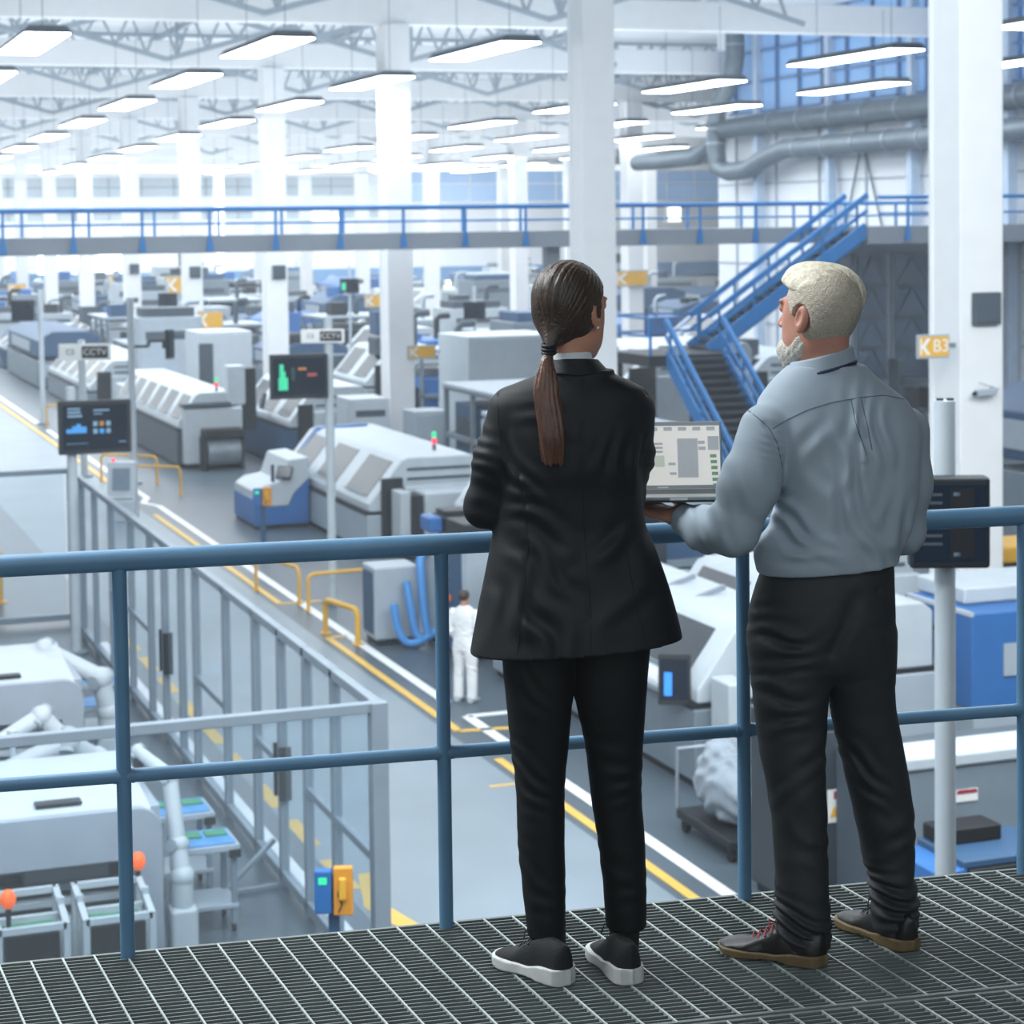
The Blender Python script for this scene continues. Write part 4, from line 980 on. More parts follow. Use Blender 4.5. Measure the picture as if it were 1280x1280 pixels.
def hood_machine(label, x0, y0, W, D, H, group=None, nwin=2, side=PALE, band=None, base=.5, end=True, mon=True, name='machining_centre'):
    t = thing(name, label, 'machine', (x0, y0, 0), 0, group); b = H*base; s = W*.32
    plinth(t, W, D)
    G().prism([(0, .1), (W, .1), (W, b), (0, b)], 0, D, 'Y').build('base_cabinet', side, t, bevel=.03)
    G().b6(-.02, W, .05, D-.05, b, b+.07).build('slot', DARK, t)
    G().prism([(.05, b+.07), (W-.03, b+.07), (W-.03, H*.93), (W-.2, H), (s+.1, H), (s-.05, H*.97), (.05, b+.25)], .02, D-.02, 'Y').build('hood', WHITE, t, bevel=.04)
    n = Vector((-(H*.97-b-.25), 0, s-.1)).normalized(); seg = D/nwin
    for k in range(nwin):
        a, c = Vector((.05, 0, b+.25)), Vector((s-.05, 0, H*.97)); ya, yb = seg*k+.18*seg, seg*(k+1)-.15*seg
        g = G(); p0, p1 = a.lerp(c, .12)+n*.012, a.lerp(c, .93)+n*.012
        g.add([(p0.x, ya, p0.z), (p0.x, yb, p0.z), (p1.x, yb, p1.z), (p1.x, ya, p1.z), (p0.x-n.x*.04, ya, p0.z-n.z*.04), (p0.x-n.x*.04, yb, p0.z-n.z*.04), (p1.x-n.x*.04, yb, p1.z-n.z*.04), (p1.x-n.x*.04, ya, p1.z-n.z*.04)],
              [(0, 1, 2, 3), (7, 6, 5, 4), (0, 4, 5, 1), (1, 5, 6, 2), (2, 6, 7, 3), (3, 7, 4, 0)])
        w = g.build('window', GLASSW, t)
        g = G(); q = p0+n*.05; g.beam((q.x, ya+.1, q.z), (q.x, yb-.1, q.z), .03); g.build('handle', STEEL, w)
    if band:
        G().prism([(.02, b+.2), (.12, b+.2), (s+.02, H*.985), (W*.8, H*1.01), (W*.8, H*1.03), (s-.02, H*1.01)], D-.75, D-.45, 'Y').build('coloured_band', band, t)
    if end:
        G().b6(W*.3, W*.97, -.28, .0, .14, H*.72).build('end_box', WHITE, t, bevel=.05)
        G().b6(W*.12, W*.3, -.1, .0, .1, H*.8).build('end_recess', DARK, t)
        for z in (.78, .88): G().b6(W*.35, W*.9, -.012, .03, H*z-.03, H*z+.03).build('vent', SLATE, t)
    if mon: screen_tilt(t, (-.12, D*.42, b+.55*H*.5), .42, .5, .25, -PI/2)
    return t
def cabinet(label, x0, y0, W, D, H, m=PALE, group=None, doors=2, name='control_cabinet', vent=True, top=None):
    t = thing(name, label, 'cabinet', (x0, y0, 0), 0, group); plinth(t, W, D)
    G().b6(0, W, 0, D, .1, H).build('body', m, t, bevel=.03)
    for k in range(doors):
        a, b = W*(k+.04)/doors, W*(k+.96)/doors
        d = G().b6(a, b, -.03, 0, .18, H-.08).build('door', m, t, bevel=.015)
        g = G(); g.b6(b-.12, b-.08, -.07, -.03, H*.48, H*.58); g.build('handle', DARK, d)
    if vent:
        G().b6(W*.12, W*.88, -.045, -.02, H*.78, H*.86).build('vent', SLATE, t)
        G().b6(-.012, 0, D*.15, D*.85, H*.2, H*.9).build('side_panel', m, t, bevel=.01)
    if top: G().b6(W*.1, W*.9, D*.1, D*.9, H, H+.35).build('top_unit', top, t, bevel=.03)
    return t
def frame_line(label, x0, y0, W, D, H, group=None, accent=NAVY, seed=0, name='process_line'):
    """open frame line: posts, shelves, enclosed boxes and ducts"""
    rr = random.Random(seed); t = thing(name, label, 'machine', (x0, y0, 0), 0, group); plinth(t, W, D)
    g = G()
    for x in (.06, W-.06):
        n = max(2, int(D/1.6))
        for k in range(n+1): y = .06+(D-.12)*k/n; g.b6(x-.06, x+.06, y-.06, y+.06, .1, H)
    for z in (.6, H*.55, H): 
        for x in (.06, W-.06): g.b6(x-.06, x+.06, 0, D, z-.07, z+.07)
        for y in (.06, D-.06): g.b6(0, W, y-.06, y+.06, z-.07, z+.07)
    g.build('frame', GREY, t, bevel=.012)
    G().b6(.12, W-.12, .12, D-.12, .1, .55).build('lower_cabinet', PALE, t, bevel=.02)
    n = max(2, int(D/1.7))
    for k in range(n):
        a, b = .14+(D-.28)*k/n, .14+(D-.28)*(k+.82)/n; h = H*rr.uniform(.72, .93)
        u = G().b6(.15, W-.15, a, b, .66, h).build('module', rr.choice([WHITE, PALE, PALE, accent]), t, bevel=.03)
        G().b6(.1, .16, a+(b-a)*.15, b-(b-a)*.15, h*.55, h*.85).build('window', GLASSW, u)
    G().b6(W*.2, W*.8, -.02, .1, .75, H*.5).build('end_panel', WHITE, t, bevel=.02)
    G().b6(W*.3, W*.62, -.04, -.0, H*.56, H*.8).build('end_screen', GLASSW, t)
    G().b6(-.05, W+.05, -.05, D+.05, H, H+.12).build('canopy', PALE, t, bevel=.03)
    return t
def press(label, x0, y0, W, D, H, m=NAVY, group=None, name='forming_press'):
    t = thing(name, label, 'machine', (x0, y0, 0), 0, group); plinth(t, W, D)
    G().b6(0, W, 0, D, .1, H*.48).build('bed', GREY, t, bevel=.03)
    G().prism([(.05, H*.55), (W-.05, H*.55), (W-.05, H*.9), (W*.8, H), (W*.25, H), (.05, H*.85)], .1, D-.1, 'Y').build('head', m, t, bevel=.05)
    g = G()
    for y in (.25, D-.25):
        for x in (.2, W-.2): g.cyl((x, y, H*.47), (x, y, H*.56), .09, 10)
    g.build('guide_column', STEEL, t)
    G().b6(W*.1, W*.9, -.2, .02, H*.2, H*.42).build('feed_tray', PALE, t, bevel=.02)
    G().b6(-.03, .02, D*.2, D*.8, H*.62, H*.8).build('name_panel', PALE, t)
    return t
# ---- hand-placed machines along the main aisle
t = hood_machine('large white CNC machine with a boxy front end, left of the woman', 12.56, 44.3, 2.7, 8.2, 2.15, nwin=3, band=BLUE, base=.42, mon=False)
G().b6(1.0, 2.68, -1.15, -.28, .25, 1.5).build('front_cover', WHITE, t, bevel=.07)
G().b6(.75, 1.0, -1.0, -.25, .2, 1.42).build('front_recess', DARK, t)
G().b6(.5, .75, -.9, -.2, .1, 1.5).build('front_frame', WHITE, t, bevel=.03)
lamp(t, 2.0, 1.3, 2.15, 1.4)
t = thing('compact_cnc', 'small blue and white machine with a tilted control panel, left of the big white CNC', 'machine', (11.15, 49.3, 0)); t.scale = (.78, .9, .88); plinth(t, 1.75, 2.6)
G().prism([(0, .1), (1.75, .1), (1.75, 1.35), (1.25, .95), (1.1, .62), (.45, .62), (.4, .82), (0, .82)], 0, 2.6, 'Y').build('base', BLUE, t, bevel=.04)
G().prism([(.02, .8), (.42, .84), (.47, .62), (1.08, .62), (1.25, .95), (1.75, 1.36), (1.75, 1.95), (1.1, 1.9), (.85, 1.3), (.3, 1.22), (.02, 1.05)], -.03, 2.5, 'Y').build('upper_shell', WHITE, t, bevel=.04)
screen_tilt(t, (.95, -.06, 1.55), .5, .42, .7, -.6); G().b6(.62, .7, .2, .3, 1.28, 1.75).build('handle', DARK, t)
t = thing('dust_collector', 'pale cabinet with blue suction hoses and a round tank, left of the worker', 'machine', (9.95, 34.7, 0)); plinth(t, 1.0, .8)
G().b6(0, .82, 0, .8, .1, 1.38).build('cabinet', PALE, t, bevel=.04); G().b6(-.015, .01, .1, .7, .2, 1.28).build('side_panel', NAVY, t)
g = G(); g.cyl((1.25, .15, .2), (1.25, .15, 1.55), .29, 24); g.build('tank', PALE, t, smooth=True); g = G(); g.cyl((1.25, .15, 0), (1.25, .15, .2), .24, 20); g.build('tank_base', DARK, t)
def hose(pts, r, name='hose'):
    P = [Vector(p) for p in pts]; out = []
    for i in range(len(P)-1):
        for k in range(6):
            u = k/6; a, b, c, d = P[max(i-1, 0)], P[i], P[i+1], P[min(i+2, len(P)-1)]
            out.append(.5*((2*b)+(c-a)*u+(2*a-5*b+4*c-d)*u*u+(3*b-a-3*c+d)*u**3))
    out.append(P[-1]); g = G(); g.tube(out, r, 10); return g.build(name, SKYB, t, smooth=True)
hose([(.26, -.3, .78), (.3, -.35, .4), (.42, -.4, .14), (.62, -.42, .1), (.9, -.35, .2), (1.1, -.3, .3)], .07)
hose([(.52, -.2, 1.15), (.56, -.3, .7), (.62, -.35, .3), (.72, -.4, .14)], .07)
hose([(1.0, .1, 1.62), (.82, -.1, 1.5), (.8, -.2, 1.1), (.82, -.3, .5), (.86, -.35, .2)], .08)
hose([(1.25, .15, 1.5), (1.22, .12, 1.68), (1.1, .1, 1.72), (1.0, .1, 1.6)], .17, 'elbow')
t = cabinet('tall cabinet with a navy side, behind the worker in white', 10.95, 32.9, 1.5, 1.2, 2.0, PALE, doors=1, vent=False)
G().b6(-.02, .01, .0, 1.2, .12, 1.98).build('navy_side', NAVY, t); G().b6(-.05, -.02, .5, .62, .95, 1.05).build('stop_button', ORANGE, t)
G().b6(.1, 1.4, .1, 1.1, 2.0, 2.3).build('black_top_unit', DARK, t, bevel=.03)
t = cabinet('pale grey machine cabinet right behind the worker in white', 11.1, 30.4, 1.6, 1.4, 2.0, PALE, doors=2)
t = thing('bench_printer', 'black and blue unit on a dark stand just above the railing, left of the woman', 'machine', (12.0, 37.0, 0))
G().b6(.1, 1.1, .1, .7, 0, 1.55).build('stand', SLATE, t); G().b6(0, 1.25, 0, .8, 1.55, 1.85).build('body', BLACK, t, bevel=.03); G().b6(-.28, 0, .1, .7, 1.55, 1.85).build('side_unit', BLUE, t, bevel=.05); G().b6(.05, .7, .1, .7, 1.85, 1.95).build('lid', DARK, t, bevel=.02)
hood_machine('white hooded machine half hidden by the woman\'s left elbow', 13.5, 38.4, 2.5, 2.8, 2.5, nwin=1, end=True, mon=False)
# line with the dark roll
t = hood_machine('long white machine with a dark paper roll at its near end, behind the left monitors', 11.85, 62.8, 1.95, 11.5, 2.3, nwin=6, side=SLATE, base=.5, end=False, mon=False)
G().b6(.15, 1.95, -.4, .05, .15, 1.85).build('end_cover', WHITE, t, bevel=.06); G().b6(.1, 1.6, -.42, .1, 1.88, 2.0).build('top_slot', SLATE, t)
g = G(); g.cyl((.75, -.65, .55), (1.75, -.65, .55), .42, 24); g.build('roll', mat('grey film roll', '#8a96a0', .3, var=.2, scale=5), t, smooth=True)
G().b6(.65, 1.85, -1.05, -.3, .95, 1.25).build('roll_cover', BLACK, t, bevel=.05)
for x in (.65, 1.8): G().b6(x-.05, x+.05, -1.0, -.3, 0, 1.0).build('roll_stand', DARK, t)
lamp(t, 1.3, .3, 2.3, 1.4)
G().b6(1.55, 2.1, -.2, .4, 1.9, 3.1).build('tower', WHITE, t, bevel=.04); G().b6(2.1, 2.45, -.1, .4, 1.1, 3.0).build('tower_side', DARK, t)
cabinet('tall white cabinet, the biggest box behind the dark paper roll', 14.3, 71.5, 1.9, 2.4, 3.7, WHITE, doors=1, vent=False, name='tall_enclosure')
G().b6(-.0, .5, -.05, .0, .3, 3.3).build('dark_edge', SLATE, bpy.data.objects['tall_enclosure'], bevel=.01)
t = cabinet('dark topped pale cabinet beside the tall arm pole', 13.6, 79.7, 2.5, 1.9, 3.9, PALE, doors=1, top=SLATE, name='tall_enclosure')
t = hood_machine('low white machine with a dark base, far down the aisle behind the CCTV board', 12.0, 82, 3.0, 12, 2.15, nwin=5, side=GREY, base=.42, end=True, mon=False)
press('navy topped machine at the far end of the aisle, beside the far left pole', 11.9, 97, 3.0, 12, 2.6, NAVY)
cabinet('low white machine bench beyond the left monitor', 12.7, 76.2, 2.6, 3.4, 1.45, WHITE, doors=2, name='machine_bench')
cabinet('white cabinet with a dark slot right of the green screen pole', 15.9, 57.6, 1.15, 1.6, 2.35, WHITE, doors=1, name='control_cabinet')
cabinet('small grey cabinet in front of the column base left of the woman', 17.2, 55.6, 1.0, 1.2, 2.1, PALE, doors=1, vent=False)
hood_machine('white machine with a navy end behind the green screen monitor', 14.75, 60.5, 2.5, 6.5, 2.5, nwin=3, side=NAVY, end=True, mon=True)
frame_line('grey framed process line left of the woman\'s shoulder', 17.6, 49.6, 3.2, 4.6, 2.9, seed=4)
frame_line('second grey framed line behind the woman\'s arm', 16.4, 42.2, 3.0, 5.2, 2.7, seed=9)
cabinet('tall white enclosure beside the woman\'s ponytail', 20.3, 60, 3.0, 3.0, 3.9, WHITE, doors=1, name='tall_enclosure', vent=False)
# right of the aisle, seen between the two people
t = hood_machine('long grey machine with clear covers, seen between the man and the woman', 11.2, 24.2, 2.0, 5.6, 2.1, nwin=2, side=GREY, base=.5, end=False, mon=False)
G().b6(.2, .52, -.6, -.05, .1, 1.5).build('end_pillar', WHITE, t, bevel=.04)
for k in range(2):
    y = .5+2.7*k; g = G()
    for yy in (y, y+1.7): g.beam((-.1, yy, 1.15), (.75, yy, 1.98), .07); g.beam((.75, yy, 1.98), (1.5, yy, 2.2), .07)
    g.beam((-.1, y, 1.15), (-.1, y+1.7, 1.15), .06); g.beam((.75, y, 1.98), (.75, y+1.7, 1.98), .06); c = g.build('cover_frame', STEEL, t)
    g = G(); g.add([(-.1, y, 1.17), (-.1, y+1.7, 1.17), (.75, y+1.7, 2.0), (.75, y, 2.0)], [(0, 1, 2, 3)]); g.build('clear_cover', CLEAR, c)
screen_tilt(t, (-.12, .35, 1.4), .42, .66, .15, -.5, m=DARK)
M1 = Matrix.Translation(Vector((-.12, .35, 1.4))) @ rotz(-.5) @ Matrix.Rotation(-.15, 4, 'X'); g = G(); g.box((-.08, -.053, -.06), (.1, .01, .3), M=M1); g.build('screen_graphic', mat('glow screen blue', '#2f7ff0', .4, var=0, emit='#2f7ff0', estr=.9), t)
t = hood_machine('white hooded machine right of the man with a black spindle motor', 13.45, 25.2, 1.95, 5.0, 2.0, nwin=2, side=PALE, base=.5, end=False, mon=False)
g = G(); g.cyl((.3, .8, 1.75), (.3, 1.2, 1.75), .2, 16); g.cyl((.15, 1.0, 1.4), (.15, 1.0, 1.75), .12, 12); g.build('spindle_motor', BLACK, t)
for k in range(2):
    y = .4+2.6*k; g = G(); g.beam((-.1, y, 1.1), (.8, y, 1.9), .07); g.beam((-.1, y+1.5, 1.1), (.8, y+1.5, 1.9), .07); g.beam((.8, y, 1.9), (.8, y+1.5, 1.9), .07); c = g.build('cover_frame', STEEL, t)
    g = G(); g.add([(-.1, y, 1.12), (-.1, y+1.5, 1.12), (.8, y+1.5, 1.92), (.8, y, 1.92)], [(0, 1, 2, 3)]); g.build('clear_cover', CLEAR, c)
t = thing('blue_enclosure', 'royal blue machine box with a white top edge right of the man, behind the railing', 'machine', (15.6, 24.6, 0)); plinth(t, 2.3, 1.8)
G().b6(0, 2.3, 0, 1.8, .55, 1.9).build('body', BLUE, t, bevel=.03); G().b6(.05, 2.25, .05, 1.75, .1, .55).build('base', PALE, t); G().b6(.25, 2.3, .6, 1.9, 1.9, 2.15).build('top_plate', WHITE, t, bevel=.05); G().b6(-.02, .03, .0, 1.7, 1.86, 1.92).build('white_edge', WHITE, t)
G().b6(-.03, .0, .9, 1.15, 1.5, 1.58).build('latch', BLACK, t); G().b6(-.02, .0, .85, .95, .9, 1.15).build('warning_label', PAPER, t); G().b6(.5, 1.2, -.03, 0, 1.0, 1.45).build('side_label', PALE, t)
t = thing('laminating_machine', 'wide grey machine with a white top ledge behind the railing, right of the man\'s leg', 'machine', (10.42, 17.6, 0)); plinth(t, 4.6, 1.6)
G().b6(0, 4.6, 0, .5, .1, 1.95).build('front_body', GREY, t, bevel=.03); G().b6(-.03, 4.63, -.03, .55, 1.95, 2.1).build('top_ledge', WHITE, t, bevel=.04)
G().b6(.1, 4.5, .55, 1.6, .1, 1.85).build('rear_body', SLATE, t); G().b6(2.4, 2.75, .0, .2, 2.095, 2.12).build('slot', DARK, t)
lb = G().b6(.55, .8, -.012, 0, 1.6, 1.72).build('warning_label', PAPER, t); G().b6(.56, .79, -.016, -.011, 1.68, 1.72).build('red_header', LREDM, lb)
g = G(); g.prism([(.4, 1.61), (.53, 1.61), (.465, 1.71)], -.014, 0, 'Y'); g.build('warning_triangle', YELL, lb)
t = thing('desktop_printer', 'blue and black printer on a bench behind the pole, right of the man\'s ankles', 'printer', (9.9, 16.15, -.28))
G().b6(.1, 1.15, .1, .7, .28, 1.35).build('bench', SLATE, t); G().b6(.3, 1.25, -.03, .8, 1.35, 1.72).build('body', BLACK, t, bevel=.02); G().prism([(0, 1.45), (.3, 1.35), (.3, 1.74), (0, 1.7)], 0, .8, 'Y').build('side_tray', BLUE, t, bevel=.02)
G().b6(.25, 1.3, .0, .82, 1.72, 1.8).build('lid', NAVY, t, bevel=.02); G().b6(.3, .95, .45, .8, 1.8, 1.95).build('feeder', BLACK, t, bevel=.02); G().b6(.05, .22, -.01, .1, 1.4, 1.5).build('label', PAPER, t)
t = cabinet('charcoal cabinet with a white warning label between the man\'s legs', 10.1, 19.3, .8, 1.1, 2.05, mat('charcoal enamel', '#39424c', .5, var=.05), doors=1, vent=False)
lb = G().b6(.35, .7, -.045, -.03, 1.0, 1.35).build('warning_label', PAPER, t); G().b6(.42, .68, -.05, -.045, 1.25, 1.33).build('red_header', LREDM, lb); g = G(); g.prism([(.37, 1.06), (.48, 1.06), (.425, 1.18)], -.05, -.045, 'Y'); g.build('warning_triangle', YELL, lb)
# wrapped bundle on a trolley
t = thing('trolley', 'dark trolley with small wheels beside the grey machine, left of the man\'s shoes', 'trolley', (10.25, 21.2, 0))
G().b6(0, .75, 0, 1.5, .16, .28).build('deck', DARK, t, bevel=.02)
for x in (.08, .67):
    for y in (.12, 1.38): g = G(); g.cyl((x-.03, y, .08), (x+.03, y, .08), .08, 12); g.build('wheel', BLACK, t)
g = G(); g.tube([(.02, 1.5, .28), (.02, 1.5, 1.0), (.73, 1.5, 1.0), (.73, 1.5, .28)], .025, 8); g.build('handle', STEEL, t)
WRAP = mat('silvery stretch film', '#909daa', .25, var=.15, scale=6, bump=.5, bscale=14)
def bun(P):
    d = ell(P, (0, 0, .38), (.36, .62, .4)); d = smin(d, ell(P, (.05, .3, .5), (.28, .34, .42)), .1)
    return np.maximum(d+.02*np.sin(P[:, 2]*26+4*np.sin(P[:, 1]*6))+.012*np.sin(P[:, 0]*31+P[:, 2]*17), .0-P[:, 2])
o = sdf_obj('wrapped_bundle', [(bun, (-.5, -.8, -.05), (.5, .8, 1.05), .03)], WRAP, None, 1); o.location = (10.62, 21.95, .285)
tag(o, 'lumpy bundle wrapped in silvery film on the dark trolley', 'bundle')
press('navy machine block at the right edge above the railing', 26, 36, 4.5, 5, 3.6, NAVY)
t = thing('tool_chest', 'black chest with a yellow top at the right edge, just under the railing', 'chest', (19.2, 29.6, 0)); plinth(t, 2.4, 1.3)
G().b6(0, 2.4, 0, 1.3, .1, 1.55).build('body', BLACK, t, bevel=.03); G().b6(.1, 1.9, .1, 1.2, 1.55, 1.85).build('yellow_top', YELL, t, bevel=.06)
hood_machine('grey machine with dark windows behind the laptop', 25.2, 60.5, 5, 4.5, 3.4, nwin=2, side=NAVY, end=True, mon=False)
frame_line('framed machine line seen under the man\'s forearm', 13.4, 33.6, 2.6, 4.2, 2.3, seed=21)
hood_machine('white machine with a black window under the laptop', 15.9, 30.4, 2.3, 2.8, 2.0, nwin=1, end=True, mon=True)

# ---- rows filling the hall behind the first column line
rr = random.Random(11)
def filler(x, y, W, D, lab, grp):
    t = filler_body(x, y, W, D, lab, grp); r2 = random.Random(int(x*37+y*91)); H = t['top']; del t['top']
    if r2.random() < .75:
        g = G(); a, b = W*r2.uniform(.25, .4), min(D, 2.4)*r2.uniform(.3, .7); h = r2.uniform(.3, .8)
        g.b6(a-.4, a+.4, b-.5, b+.5, H-.25, H+h); g.build('motor_unit', r2.choice([DARK, SLATE, NAVY, SLATE, BLUE]), t, bevel=.03)
    if r2.random() < .7:
        g = G(); a, b = W*r2.uniform(.5, .7), min(D, 2.4)*r2.uniform(.2, .8); h = r2.uniform(.5, 1.1)
        g.tube([(a, b, H-.3), (a, b, H+h), (a+.15, b, H+h+.15), (a+.6, b, H+h+.18)], .13, 10); g.build('exhaust_pipe', r2.choice([SLATE, DARK, STEEL]), t, smooth=True)
    if r2.random() < .6:
        G().b6(-.09, .0, .3, .3+min(D, 2.4)*.3, .5, H*.62).build('service_hatch', r2.choice([DARK, NAVY, SLATE]), t, bevel=.02)
    return t
def filler_body(x, y, W, D, lab, grp):
    t, H = filler_kind(x, y, W, D, lab, grp); t['top'] = H; return t
def filler_kind(x, y, W, D, lab, grp):
    k = rr.random(); H = rr.uniform(1.9, 3.4)
    if k < .34: return (hood_machine('white hooded machine, '+lab, x, y, W, D, H*.85, grp, nwin=max(1, int(D/2)), side=rr.choice([PALE, GREY, NAVY]), mon=rr.random() < .4, band=rr.choice([None, None, BLUE])), H*.85)
    if k < .56: return (frame_line('grey framed machine line, '+lab, x, y, W, D, H, grp, seed=rr.randint(0, 999), accent=rr.choice([NAVY, BLUE, SLATE])), H+.1)
    if k < .74: return (press('blue headed machine press, '+lab, x, y, W, D, H, rr.choice([NAVY, NAVY, BLUE]), grp), H*.95)
    return (cabinet('tall pale machine enclosure, '+lab, x, y, W*.8, min(D, 2.6), H*1.2, rr.choice([WHITE, PALE, PALE, GREY]), grp, doors=rr.choice([1, 2]), top=rr.choice([None, SLATE, NAVY]), name='tall_enclosure'), H*1.2)
for r, (x, w, ys, ye, nm) in enumerate(((15.4, 2.2, 84, 190, 'row beside the first columns'), (20.6, 3.2, 66, 190, 'first row behind the columns'), (25.4, 3.4, 70, 190, 'second row behind the columns'), (31.2, 3.8, 64, 190, 'third row behind the columns'), (43.0, 4.5, 90, 190, 'row past the second columns'), (52, 5, 104, 190, 'row before the third columns'), (66, 6, 140, 190, 'farthest right row'))):
    y, k = ys, 0
    while y < ye:
        D = rr.uniform(3.5, 6.5); filler(x+rr.uniform(-.12, .12), y, w, D, '%s back in the %s' % (ORD[k], nm), None)
        y += D+rr.uniform(1.2, 3.2)+(3 if r > 3 else 0); k += 1
y, k = 112, 0
while y < 190:
    D = rr.uniform(4, 8); filler(12.0, y, 2.6, D, '%s back at the far end of the aisle' % ORD[k], None); y += D+2.5; k += 1
# ================================================================== POLES, SIGNS, BARRIERS, FENCE, WORKER, LEFT CELL
def pole_monitor(label, base, H, r, zc, w, h, face, content=None, dx=0, dark=True, name='monitor_pole'):
    t = thing(name, label, 'monitor pole', (base[0], base[1], 0))
    g = G(); g.cyl((0, 0, .04), (0, 0, H), r, 18); g.build('pole', WHITE, t, smooth=True); g = G(); g.cyl((0, 0, 0), (0, 0, .05), r*2.4, 18); g.build('base_plate', GREY, t)
    M = Matrix.Translation((dx, 0, zc)) @ rotz(face)
    def pb(x0, x1, y0, y1, z0, z1, nm, m, par, bev=0):
        g = G(); g.add(*(lambda q: (q.v, q.f))(G().b6(x0, x1, y0, y1, z0, z1)), M); return g.build(nm, m, par, bevel=bev)
    pb(-.12, .12, -.06, r*.5, -.12, .12, 'bracket', DARK, t)
    b = pb(-w/2, w/2, -.2, -.06, -h/2, h/2, 'monitor', DARK, t, .02)
    s = pb(-w*.45, w*.45, -.207, -.2, -h*.42, h*.42, 'display', SCREEN, b)
    for (x0, x1, z0, z1, m) in (content or []): pb(x0*w, x1*w, -.2095, -.206, z0*h, z1*h, 'screen_graphic', m, s)
    return t
EB, EC, EG, EO, ER = (mat('glow '+n, c, .4, var=0, emit=c, estr=s) for n, c, s in (('blue', '#3f8fd0', .4), ('pale', '#7fa0b8', .15), ('green', '#38c898', .55), ('orange', '#b8783a', .2), ('red', '#a8504c', .2)))
chart = [(-.4, -.32, -.1, -.02, EB), (-.32, -.26, -.1, .03, EB), (-.26, -.2, -.1, .07, EB), (-.2, -.12, -.1, .02, EB), (-.38, -.18, .2, .24, EC), (-.38, -.2, .27, .31, EC), (-.38, -.2, .34, .37, EC)]
chart += [(-.03+.09*i, .03+.09*i, -.12+.14*j, -.03+.14*j, [EC, EB, EC, EO][(i+2*j) % 4]) for i in range(3) for j in range(2)]+[(-.02, .2, .3, .33, EC), (-.02, .1, .24, .26, EC), (.32, .42, -.3, -.28, EC), (-.4, -.1, -.3, -.29, EC)]
yv = -YAW
pole_monitor('pole with the blue chart monitor at the left, beside the glass fence', (5.0, 36.2), zat(130, 500, 36.2)+.25, .085, zat(130, 532, 36.2), 1.24, .92, yv+.35, chart, dx=.38)
gchart = [(-.34, -.27, -.3, .28, EG), (-.36, -.2, -.3, -.02, EG), (-.34, -.24, -.02, .12, EG), (-.02, .12, .14, .2, EO), (.14, .3, .0, .07, ER), (-.14, -.08, -.1, .2, mat('dim green', '#1d4a44', .4, var=0))]
P2 = pole_monitor('pole with the tilted monitor showing a green shape and a CCTV board on top', (10.35, 39.05), zat(410, 405, 39)+.1, .085, zat(372, 470, 39), 1.12, .86, yv+.25, gchart, dx=-.62)
def cctv(parent, z, w, code, s=0):
    M = rotz(yv); g = G(); g.add(*(lambda q: (q.v, q.f))(G().b6(-w*(.62-s), w*(.38+s), -.13, -.1, z-w*.16, z+w*.16)), M); b = g.build('sign_board', PAPER, parent, bevel=.01)
    g = G(); g.add(*(lambda q: (q.v, q.f))(G().b6(-w*(.18-s), w*(.32+s), -.136, -.129, z-w*.115, z+w*.115)), M); p = g.build('black_panel', BLACK, b)
    a, c = M @ Vector((w*(.07+s), -.138, z)), M @ Vector((-w*(.4-s), -.134, z))
    lettering('CCTV', w*.17, PAPER, b, a, (PI/2, 0, yv)); lettering(code, w*.14, DARK, b, c, (PI/2, 0, yv))
cctv(P2, zat(405, 420, 39), .84, 'C5')
t = thing('sign_pole', 'pole carrying the larger CCTV sign board, above the left monitor', 'sign pole', (8.9, 62, 0)); p = ony(102, 440, 62); t.location = (p.x, 62, 0)
g = G(); g.cyl((0, 0, 0), (0, 0, p.z+.35), .11, 16); g.build('pole', WHITE, t, smooth=True); g = G(); g.cyl((0, 0, 0), (0, 0, .05), .25, 16); g.build('base_plate', GREY, t)
cctv(t, p.z, 1.55, 'C5', .2)
pole_monitor('tall white pole with a box monitor at the far left', (9.94, 79.5), zat(53, 362, 79.5), .1, zat(36, 388, 79.5), .85, .8, yv, dx=-.62)
t = pole_monitor('tall white pole with a screen on a long black arm', (9.99, 59.7), zat(165, 372, 59.7), .1, zat(210, 430, 59.7), .3, .85, yv+1.2, dx=1.0)
g = G(); g.beam((0, 0, 3.95), (.5, 0, 3.95), .08); g.beam((.5, 0, 3.95), (.5, 0, 4.1), .08); g.beam((.5, 0, 4.1), (1.0, 0, 4.1), .08); g.build('arm', DARK, t)
M_ = [(-.38+.1*0, -.1, .3-.09*k, .33-.09*k, mat('dim text', '#4a4f58', .5, var=0, emit='#5a5f68', estr=.12)) for k in range(7)]+[(0, .3, -.38, .38, mat('dim panel', '#1c1d22', .4, var=0)), (.04, .12, .3, .34, M_0 if False else EC), (.04, .12, -.36, -.32, EC)]
p = at(1181, 640, 12.2)
t = pole_monitor('near pale pole with a large dark monitor, right of the man behind the railing', (p.x, p.y), at(1181, 500, 12.2).z, .062, at(1176, 648, 12.2).z, .46, .53, yv-.05, M_)
g = G()
for s in (-.028, .032): g.cyl((s*math.cos(yv), s*math.sin(yv), at(1181, 520, 12.2).z), (s*math.cos(yv), s*math.sin(yv), at(1181, 497, 12.2).z), .022, 10)
g.build('cable_gland', DARK, t)
# far monitors on thin poles
for i, (px, py, y, w, h, c, lab) in enumerate(((437, 357, 89, .85, .64, [(-.4, -.2, -.3, .2, EG)], 'small far monitor on a thin pole showing green, above the machines'), (593, 388, 72, .8, .63, None, 'dark far monitor on a thin pole left of the woman\'s head'), (210, 375, 104, .95, .7, None, 'dark far monitor between the left columns'))):
    p = ony(px, py, y); pole_monitor(lab, (p.x, y), p.z+.9, .06, p.z, w, h, yv, c, dx=.01)

